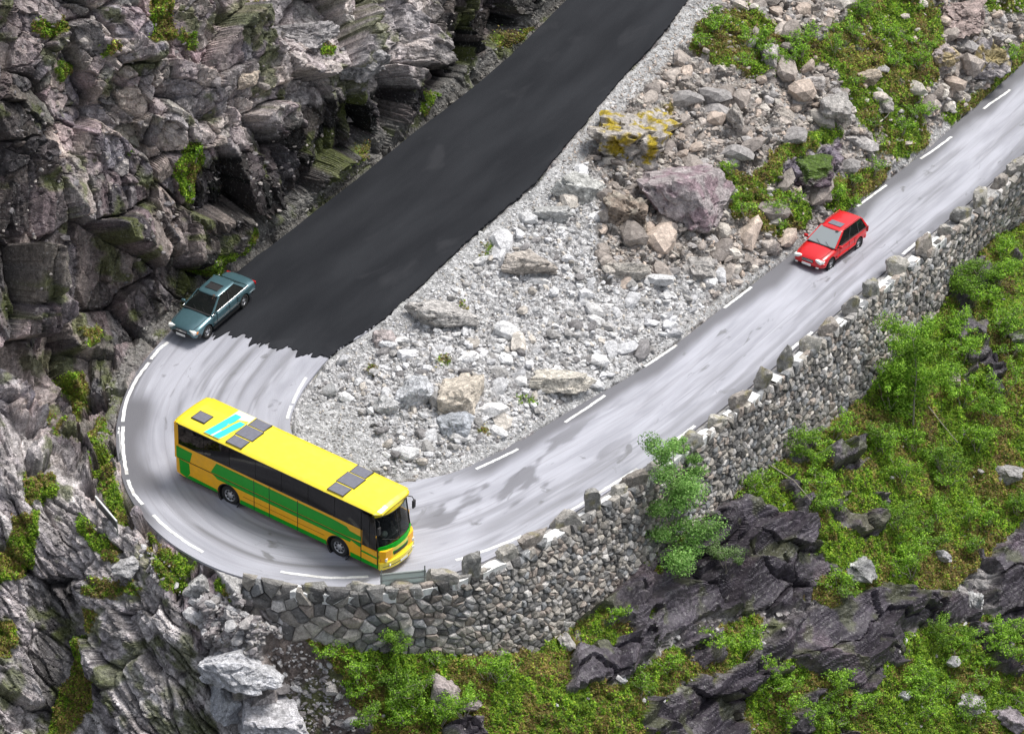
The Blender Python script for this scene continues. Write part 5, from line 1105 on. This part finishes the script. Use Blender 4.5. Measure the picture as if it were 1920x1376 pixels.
# front: curved windscreen in two halves, bands, bumper
def fp(y, z):                                                  # the front face: bowed in plan, raked backwards
    return (bx(12.25 - .36 * (abs(y) / 1.2) ** 2.4 - .17 * max(0, z - 1.3)), y, z)
def front_strip(name, z0, z1, mat, y0=-1.2, y1=1.2, out=.0, n=8, th=.012, par=None):
    ys = np.linspace(y0, y1, n + 1); V, F = [], []
    for o_ in (out + th, out - th):
        for z in (z0, z1):
            for y in ys: p = fp(y, z); V.append((p[0] + o_, p[1] * (1 + .3 * o_), p[2]))
    m = n + 1
    for i in range(n): F += [(i, i + 1, m + i + 1, m + i), (2 * m + i + 1, 2 * m + i, 3 * m + i, 3 * m + i + 1), (i, 2 * m + i, 2 * m + i + 1, i + 1), (m + i + 1, 3 * m + i + 1, 3 * m + i, m + i)]
    F += [(0, m, 3 * m, 2 * m), (n, 2 * m + n, 3 * m + n, m + n)]
    me = bpy.data.meshes.new(name); me.from_pydata(V, [], F); me.update(); me.materials.append(mat); return link(name, me, par or bus)
front_strip('windscreen', 1.52, 3.06, M_GWIND, -1.16, -.02); front_strip('windscreen', 1.52, 3.06, M_GWIND, .02, 1.16)
front_strip('screen_divider', 1.5, 3.08, M_BLK, -.02, .02, .01, 1); 
for a, b in ((-1.2, -1.15), (1.15, 1.2)): front_strip('screen_post', 1.48, 3.2, M_BLK, a, b, .01, 1, .03)
front_strip('header', 3.05, 3.22, M_YEL, out=.01, th=.03); front_strip('header_line', 3.03, 3.07, M_BLK, out=.03, th=.03)
front_strip('front_band', 1.30, 1.52, M_GRN, out=.02, th=.03); front_strip('front_band', 1.12, 1.30, M_YEL, out=.03, th=.03); front_strip('front_band', .96, 1.12, M_GRN, out=.03, th=.03)
front_strip('grille', .90, 1.06, M_BLK, -.5, .5, .055, 6)
front_strip('front_band', .72, .96, M_YEL, out=.03, th=.03); bp_ = front_strip('bumper', .36, .74, M_YEL, -1.22, 1.22, .1, 10, .09)
front_strip('bumper_line', .5, .53, M_DKG, -1.1, 1.1, .19, 10, .006, bp_)
for s_ in (-1, 1):
    p = fp(s_ * .85, .85); hl = box('headlight', (p[0] + .05, p[1], .86), (.1, .42, .17), M_LAMP, bus, bev=.03, rot=Matrix.Rotation(R(-s_ * 22), 3, 'Z').to_3x3())
    p = fp(s_ * .8, .45); box('fog_lamp', (p[0] + .19, p[1], .56), (.05, .26, .11), M_LAMP, bp_, bev=.02, rot=Matrix.Rotation(R(-s_ * 20), 3, 'Z').to_3x3())
    p = fp(s_ * 1.12, .85); box('indicator', (p[0] + .06, p[1], .86), (.07, .14, .14), M_AMB, bus, bev=.02)
box('number_plate', (bx(12.46), 0, .5), (.012, .52, .12), M_WHT, bp_)
# wipers, mirrors
for y0, y1 in ((-.15, -1.0), (.95, .1)):
    a = Vector(fp(y0, 1.56)); b = Vector(fp(y1, 1.95)); d = b - a; V, F = tube([np.array(a) + [.05, 0, 0], np.array((a + b) / 2) + [.07, 0, 0], np.array(b) + [.05, 0, 0]], .015, .012, 5); link('wiper', mesh_np('wiper', V, F, M_BLK), bus)
for s_ in (-1, 1):
    p = fp(s_ * 1.1, 3.0); V, F = tube([np.array(p), np.array(p) + [.3, s_ * .12, .02], np.array(p) + [.34, s_ * .2, -.2]], .025, .02, 6); mm_ = link('mirror_arm', mesh_np('mirror_arm', V, F, M_BLK), bus)
    box('mirror', (p[0] + .34, p[1] + s_ * .2, p[2] - .42), (.09, .2, .42), M_BLK, mm_, bev=.03)
# inside
box('cabin_floor', (bx(6.1), 0, 1.34), (11.5, 2.36, .04), M_DKG, bus)
for r_ in range(11):
    for y in (-.9, -.45, .45, .9):
        x = 1.2 + r_ * .86; st_ = box('passenger_seat', (bx(x), y, 2.0), (.14, .42, .95), M_SEAT, bus, bev=.05); box('seat_cushion', (bx(x + .22), y, 1.72), (.42, .42, .14), M_SEAT, st_, bev=.04)
db = box('dashboard', (bx(11.72), 0, 1.5), (.5, 2.0, .36), M_DKG, bus, bev=.08); box('binnacle', (bx(11.5), .6, 1.72), (.22, .6, .16), M_BLK, db, bev=.04)
sw = lathe('steering_wheel', [(.22, 0), (.24, .02), (.22, .04), (.2, .02), (.22, 0)], M_BLK, bus, (0, 0, 0), 1, 20); sw.matrix_local = Matrix.Translation((bx(11.25), .6, 1.86)) @ Matrix.Rotation(R(-65), 4, 'Y') @ Matrix.Rotation(R(90), 4, 'X')
st_ = box('driver_seat', (bx(10.45), .6, 2.0), (.14, .5, .85), M_SEAT, bus, bev=.05); box('seat_cushion', (bx(10.72), .6, 1.62), (.5, .5, .14), M_SEAT, st_, bev=.05)
seated_person(M @ Matrix.Translation((bx(10.78), .6, 1.72)), 'person in a white shirt with dark hair driving the coach, seen through its windscreen', M_SHIRT)
V, F = ICO[2]; o = link('white_bag', mesh_np('white_bag', V * [.17, .2, .16] * (1 + .12 * (fbm(V * 3 + 9, 2, 3)[:, None] - .5)), F, M_WHT, smooth=True)); o.matrix_world = M @ Matrix.Translation((bx(11.72), -.55, 1.83)); setp(o, 'rounded white bag lying on the coach dashboard behind the door-side windscreen', 'bag')
print('coach', round(time.time() - T0, 1))

# ------------------------------------------------------------------ cars
def car(kind, M, wb, matb, label, L, W_, H_, dark_low):
    c = empty('car', label=label, cat='car'); c.matrix_world = M; hw = W_ / 2; est = kind == 'estate'; name = c.name
    fx = wb / 2; fo = .86; ro = L - wb - fo; xf = fx + fo; xr = -fx - ro; r_ = .31
    def ring(x, w, zb, zs, zt): return [(x, 0, zb), (x, w * .8, zb), (x, w, zb + .14), (x, w * 1.012, .5), (x, w, zs - .1), (x, w * .94, zs - .01), (x, w * .5, zt), (x, 0, zt + .005), (x, -w * .5, zt), (x, -w * .94, zs - .01), (x, -w, zs - .1), (x, -w * 1.012, .5), (x, -w, zb + .14), (x, -w * .8, zb)]
    cw = .58 * H_ / 1.42                                         # cowl height reference
    if est: S = [(xr, .80, .42, .80, .84), (xr + .04, .86, .30, .88, .92), (xr + .35, .97, .22, .93, .95), (xr + 1.0, 1, .20, .93, .95), (0, 1, .20, .92, .94), (fx - .45, .99, .20, .90, .95), (fx - .1, .985, .2, .87, .92), (fx + .4, .96, .21, .78, .84), (xf - .12, .88, .24, .68, .72), (xf - .01, .74, .32, .58, .60)]
    else: S = [(xr, .84, .40, .76, .80), (xr + .05, .92, .28, .84, .89), (xr + .3, .975, .23, .90, .94), (xr + 1.0, .995, .21, .92, .95), (0, 1, .20, .91, .94), (fx - .5, .99, .20, .89, .94), (fx - .1, .98, .2, .86, .91), (fx + .45, .96, .22, .79, .84), (xf - .1, .9, .25, .70, .75), (xf - .01, .8, .34, .60, .64)]
    cut = [cyl_cutter(x, s_ * hw, r_ + .01, .37, .5) for x in (-fx, fx) for s_ in (-1, 1)]
    loft('body', [ring(a, b * hw, d, e, f) for a, b, d, e, f in S], matb, c, sub=2, cutters=cut)
    for q in cut: bpy.data.objects.remove(q)
    for x in (-fx, fx):
        for s_ in (-1, 1):
            lathe('wheel_arch', [(.362, 0), (.362, -.22), (0, -.22)], M_BLK, c, (x, s_ * (hw - .01), r_ + .01), s_)
            wheel(c, x, s_ * (hw - .02), r_, .2, s_, M_RIM, 5)
    # greenhouse
    zb = .93; zt = H_ - .03
    if est: b0, b1, t0, t1 = xr + .12, fx - .38, xr + .42, fx - 1.28
    else: b0, b1, t0, t1 = xr + .62, fx - .42, xr + 1.22, fx - 1.25
    bw, tw = hw * .925, hw * .70
    def G(a, t, s_, o_=0.): # a 0 rear..1 front, t 0 belt..1 roof
        w = bw * (1 - t) + tw * t; e = .97 if a in (0, 1) and False else 1
        return (((b0 * (1 - t) + t0 * t) * (1 - a) + (b1 * (1 - t) + t1 * t) * a), s_ * (w + o_), zb + (zt - zb) * t)
    n = 8; secs = []
    for i in range(n + 1):
        a = i / n; x = t0 * (1 - a) + t1 * a; arch = .035 * (1 - (2 * a - 1) ** 2); ex = 1 - .06 * (abs(2 * a - 1) ** 4)
        secs.append([(x, -tw * ex * 1.03, zt - .03 + arch * .5), (x, -tw * ex * .96, zt + .012 + arch), (x, -tw * ex * .5, zt + .03 + arch), (x, 0, zt + .035 + arch), (x, tw * ex * .5, zt + .03 + arch), (x, tw * ex * .96, zt + .012 + arch), (x, tw * ex * 1.03, zt - .03 + arch * .5), (x, 0, zt - .02 + arch * .5)])
    secs.insert(0, [(p[0] - .06, p[1] * .97, p[2] - .03) for p in secs[0]]); secs.append([(p[0] + .07, p[1] * .97, p[2] - .035) for p in secs[-1]])
    loft('roof', secs, matb, c, sub=1)
    def pillar(a0, a1, s_, b0_=None, b1_=None):
        b0_ = a0 if b0_ is None else b0_; b1_ = a1 if b1_ is None else b1_
        P = [G(a0, 0, s_, .012), G(a1, 0, s_, .012), G(b1_, 1, s_, .012), G(b0_, 1, s_, .012)]; Q = [G(a0, 0, s_, -.045), G(a1, 0, s_, -.045), G(b1_, 1, s_, -.045), G(b0_, 1, s_, -.045)]
        me = bpy.data.meshes.new('pillar'); me.from_pydata(P + Q, [], [(0, 1, 2, 3), (7, 6, 5, 4), (0, 4, 5, 1), (1, 5, 6, 2), (2, 6, 7, 3), (3, 7, 4, 0)]); me.materials.append(matb); link('pillar', me, c)
    for s_ in (-1, 1):
        pillar(.955, 1.0, s_); pillar(0, .05 if est else .09, s_); 
        for a in ((.29, .60) if est else (.52,)):
            P = [G(a - .014, 0, s_, .004), G(a + .014, 0, s_, .004), G(a + .014, 1, s_, .004), G(a - .014, 1, s_, .004)]; plate('window_divider', P, .012, M_BLK, c)
        segs = ((.05, .29), (.29, .60), (.60, .955)) if est else ((.09, .52), (.52, .955))
        for a0, a1 in segs: plate('side_window', [G(a0, .0, s_, -.012), G(a1, .0, s_, -.012), G(a1, .98, s_, -.012), G(a0, .98, s_, -.012)], .006, M_GCAR, c)
        V, F = tube([G(a, 0, s_, .02) for a in np.linspace(0, 1, 5)], .016, .016, 5); link('belt_trim', mesh_np('belt_trim', V, F, M_BLK if est else M_CHR), c)
    def cross(a, t): return [G(a, t, -1), G(a, t, 1)]
    def pane(name, a, mat, o_):
        A, B_ = G(a, .0, -1), G(a, .0, 1); C_, D_ = G(a, 1, 1), G(a, 1, -1); k = .03; 
        return plate(name, [(A[0] + o_, A[1] * .93, A[2] + .01), (B_[0] + o_, B_[1] * .93, B_[2] + .01), (C_[0] + o_, C_[1] * .93, C_[2] - .0), (D_[0] + o_, D_[1] * .93, D_[2] - .0)], .006, mat, c)
    pane('windscreen', 1, M_GREFL if est else M_GCAR, .0); pane('rear_window', 0, M_GCAR, .0)
    plate('cowl', [(b1 + .0, -bw * .95, .945), (b1 + .1, -bw * .85, .95), (b1 + .1, bw * .85, .95), (b1, bw * .95, .945)], .012, M_BLK, c)
    for y in (-.05, .45): V, F = tube([(b1 + .03, y, .97), (b1 - .16, y - .3, 1.06)], .01, .008, 4); link('wiper', mesh_np('wiper', V, F, M_BLK), c)
    box('cabin_floor', ((b0 + b1) / 2, 0, .955), (b1 - b0 - .1, bw * 1.86, .02), M_BLK, c)
    for x in ((fx - 1.35), (fx - 2.2)):
        for y in (-.36, .36): s__ = box('seat', (x, y, 1.05), (.14, .44, .3), M_SEAT, c, bev=.04); box('headrest', (x - .01, y, 1.25), (.1, .24, .13), M_SEAT, s__, bev=.03)
    # sunroof, lamps, bumpers
    xs_ = t1 - .45; zz_ = zt + .068
    sr = box('sunroof', (xs_, 0, zz_), (.42, tw * 1.15, .02), M_HATCH if est else M_BLK, c, bev=.008)
    if not est: box('sunroof_frame', (xs_ - .25, 0, zz_ + .004), (.05, tw * 1.2, .02), M_BLK, sr)
    for s_ in (-1, 1):
        box('headlight', (xf - .13, s_ * hw * .66, .645), (.2, hw * .44, .15), M_LAMP, c, bev=.04, rot=Matrix.Rotation(R(-s_ * 18), 3, 'Z').to_3x3()); box('indicator', (xf - .24, s_ * hw * .89, .62), (.2, .05, .11), M_AMB if not est else M_LAMP, c, bev=.02)
        box('tail_light', (xr + .07, s_ * hw * .78, .74), (.1, .3, .15 if not est else .3), M_TAIL, c, bev=.03)
        m_ = box('mirror', (b1 - .22, s_ * (hw + .1), 1.0), (.12, .2, .14), matb, c, bev=.04); box('mirror_stalk', (b1 - .2, s_ * (hw - .02), .96), (.07, .12, .05), M_BLK, m_)
        bt = .50; V, F = tube([(x, s_ * (hw * 1.018), bt) for x in np.linspace(-fx + .42, fx - .42, 4)], .035, .035, 6); sm_ = link('side_moulding', mesh_np('side_moulding', V, F, M_BLK if dark_low else matb), c)
        if dark_low:
            box('moulding_strip', (0, s_ * (hw * 1.018 + .033), bt + .012), (wb - .9, .012, .018), M_CHR, sm_)
            box('sill', (0, s_ * hw * .985, .27), (wb - .8, .05, .13), M_BLK, c)
            box('moulding_strip', (-fx - .62, s_ * hw * 1.0, .5), (.4, .03, .03), M_CHR, c)
        else: box('sill', (0, s_ * hw * .97, .235), (wb - .8, .05, .07), M_BLK, c)
        for x, z0, z1 in ((fx - .72, .28, .9), (-.28, .28, .92), (-fx + .5, .42, .92)):
            box('door_gap', (x, s_ * (hw * 1.006), (z0 + z1) / 2), (.012, .014, z1 - z0 - .06), M_BLK, c)
        for x in (-.1, -1.0): box('door_handle', (x, s_ * (hw * 1.01), .78), (.16, .03, .03), M_BLK if dark_low else matb, c, bev=.008)
    bm_ = M_BLK if dark_low else matb
    def bumper(name, x, sg, z, h, mat):
        pts = [(x - sg * .32, -hw * 1.01, z), (x - sg * .06, -hw * .88, z), (x + sg * .05, -hw * .4, z), (x + sg * .07, 0, z), (x + sg * .05, hw * .4, z), (x - sg * .06, hw * .88, z), (x - sg * .32, hw * 1.01, z)]
        secs = [[(p[0], p[1], z - h / 2), (p[0] + sg * .03, p[1] * 1.01, z - h * .2), (p[0] + sg * .03, p[1] * 1.01, z + h * .3), (p[0], p[1], z + h / 2), (p[0] - sg * .12, p[1] * .95, z + h / 2), (p[0] - sg * .12, p[1] * .95, z - h / 2)] for p in pts]
        return loft(name, secs, mat, c, sub=1)
    fb = bumper('front_bumper', xf - .05, 1, .42, .24, bm_); rb_ = bumper('rear_bumper', xr + .05, -1, .44, .24, bm_)
    box('number_plate', (xf + .065, 0, .43), (.02, .5, .11), M_WHT, fb); box('number_plate', (xr - .055, 0, .66 if not est else .7), (.02, .5, .11), M_WHT, c)
    box('grille', (xf - .035, 0, .60), (.07, .62, .12), M_BLK, c, bev=.01)
    for z in (.57, .60, .63): box('grille_bar', (xf + .003, 0, z), (.01, .6, .012), M_CHR, c)
    if est:
        for s_ in (-1, 1): V, F = tube([(x, s_ * tw * .93, zt + .09) for x in np.linspace(t0 + .1, t1 - .3, 5)], .018, .018, 5); link('roof_rail', mesh_np('roof_rail', V, F, matb), c)
        box('air_intake', (xf + .035, 0, .35), (.04, .9, .07), M_BLK, fb)
        for s_ in (-1, 1): box('fog_lamp', (xf - .0, s_ * .58, .36), (.06, .14, .07), M_LAMP, fb, bev=.015)
    # bonnet and boot shut lines
    for s_ in (-1, 1): V, F = tube([(fx - .2, s_ * hw * .80, .918), (fx + .3, s_ * hw * .77, .856), (xf - .2, s_ * hw * .66, .752)], .008, .008, 4); link('bonnet_gap', mesh_np('bonnet_gap', V, F, M_BLK), c)
    return c
M2, wb2 = vehicle_frame((390, 632), (458, 574), 1, 1.62, .05); print('green wheelbase', wb2)
car('saloon', M2, wb2 if 2.5 < wb2 < 2.9 else 2.72, M_TEALCAR, 'dark teal four-door saloon car coming down the fresh asphalt into the bend', 4.62, 1.74, 1.42, True)
seated_person(M2 @ Matrix.Translation((.1, .36, .58)), 'person in a dark pink top driving the dark teal saloon', paint('pink_shirt', (.45, .15, .2), .85))
M3, wb3 = vehicle_frame((1553, 508), (1612, 464), 1, 1.66, .03); print('red wheelbase', wb3)
car('estate', M3, wb3 if 2.4 < wb3 < 2.8 else 2.6, M_RED, 'bright red estate car with a grey sunroof on the lower road', 4.4, 1.76, 1.46, False)
seated_person(M3 @ Matrix.Translation((.02, .36, .58)), 'person in a grey top driving the red estate car', paint('grey_shirt', (.2, .2, .22), .85))
o = box('green_parcel', (0, 0, 0), (.42, .3, .26), paint('green_plastic', (.02, .45, .2), .5), None, bev=.04); o.matrix_world = M3 @ Matrix.Translation((-1.62, .45, 1.1)); setp(o, 'green parcel behind the rear side window of the red estate car', 'parcel')
print('cars', round(time.time() - T0, 1))

# ------------------------------------------------------------------ signs at the bend
def post(p, h, r_, mat, par, name='post'): V, F = tube([p, np.array(p) + [0, 0, h / 2], np.array(p) + [0, 0, h]], r_, r_, 8); return link(name, mesh_np(name, V, F, mat), par)
iS = int(np.abs(WTs[:, 0] - 750).argmin()); zS = WTz[iS]
A_ = unproj(716, 1108, zS); B_ = unproj(797, 1100, zS); sg = empty('sign_board', tuple((A_ + B_) / 2), label='low pale green sign board on two thin posts below the coach nose', cat='sign'); o0 = (A_ + B_) / 2
dv = Vector(B_ - A_).normalized()
for p in (A_, B_): post(p - o0 - [0, 0, .3], 1.4, .03, M_STEEL, sg)
M_SIGNB = glass('sign_translucent_plastic', (.60, .68, .62), .45, .35, .4)
a = Vector(A_ - o0) - dv * .06; b = Vector(B_ - o0) + dv * .06
brd = plate('board', [a + Vector((0, .03, .16)), b + Vector((0, .03, .16)), b + Vector((0, .03, .88)), a + Vector((0, .03, .88))], .012, M_SIGNB, sg)
for z in (.24, .52, .82): plate('rail', [a + Vector((0, -.015, z)), b + Vector((0, -.015, z)), b + Vector((0, -.015, z + .05)), a + Vector((0, -.015, z + .05))], .012, M_STEEL, brd)
p0 = gpos(186, 975)[0]; p1 = gpos(216, 1000)[0]; sg = empty('sign_board', tuple(p0), label='narrow dark sign board with a bright top edge tilted away, left of the outer bend', cat='sign')
t0_ = Vector(unproj(179, 931, p0[2] + .9) - p0); t1_ = Vector(unproj(219, 978, p0[2] + .9) - p0)
for q in (t0_ * .92 + t1_ * .08, t1_): post(np.array(q) - [0, 0, 1.0], 1.0, .03, M_STEEL, sg)
dn_ = Vector((0, 0, -.42)); brd = plate('board', [t0_, t1_, t1_ + dn_, t0_ + dn_], .012, M_DKG, sg)
plate('top_edge', [t0_ + Vector((0, 0, .05)), t1_ + Vector((0, 0, .05)), t1_ - Vector((0, 0, .02)), t0_ - Vector((0, 0, .02))], .03, M_WHT, brd)
p0 = unproj(226, 862, .2); sg = empty('marker_sign', tuple(p0), label='thin white marker panel seen edge-on outside the left curve', cat='sign')
post((0, 0, -.3), 1.9, .03, M_STEEL, sg); box('panel', (.0, 0, 1.05), (.06, .5, 1.05), M_WHT, sg, bev=.01)
# snow poles
print('all', round(time.time() - T0, 1))
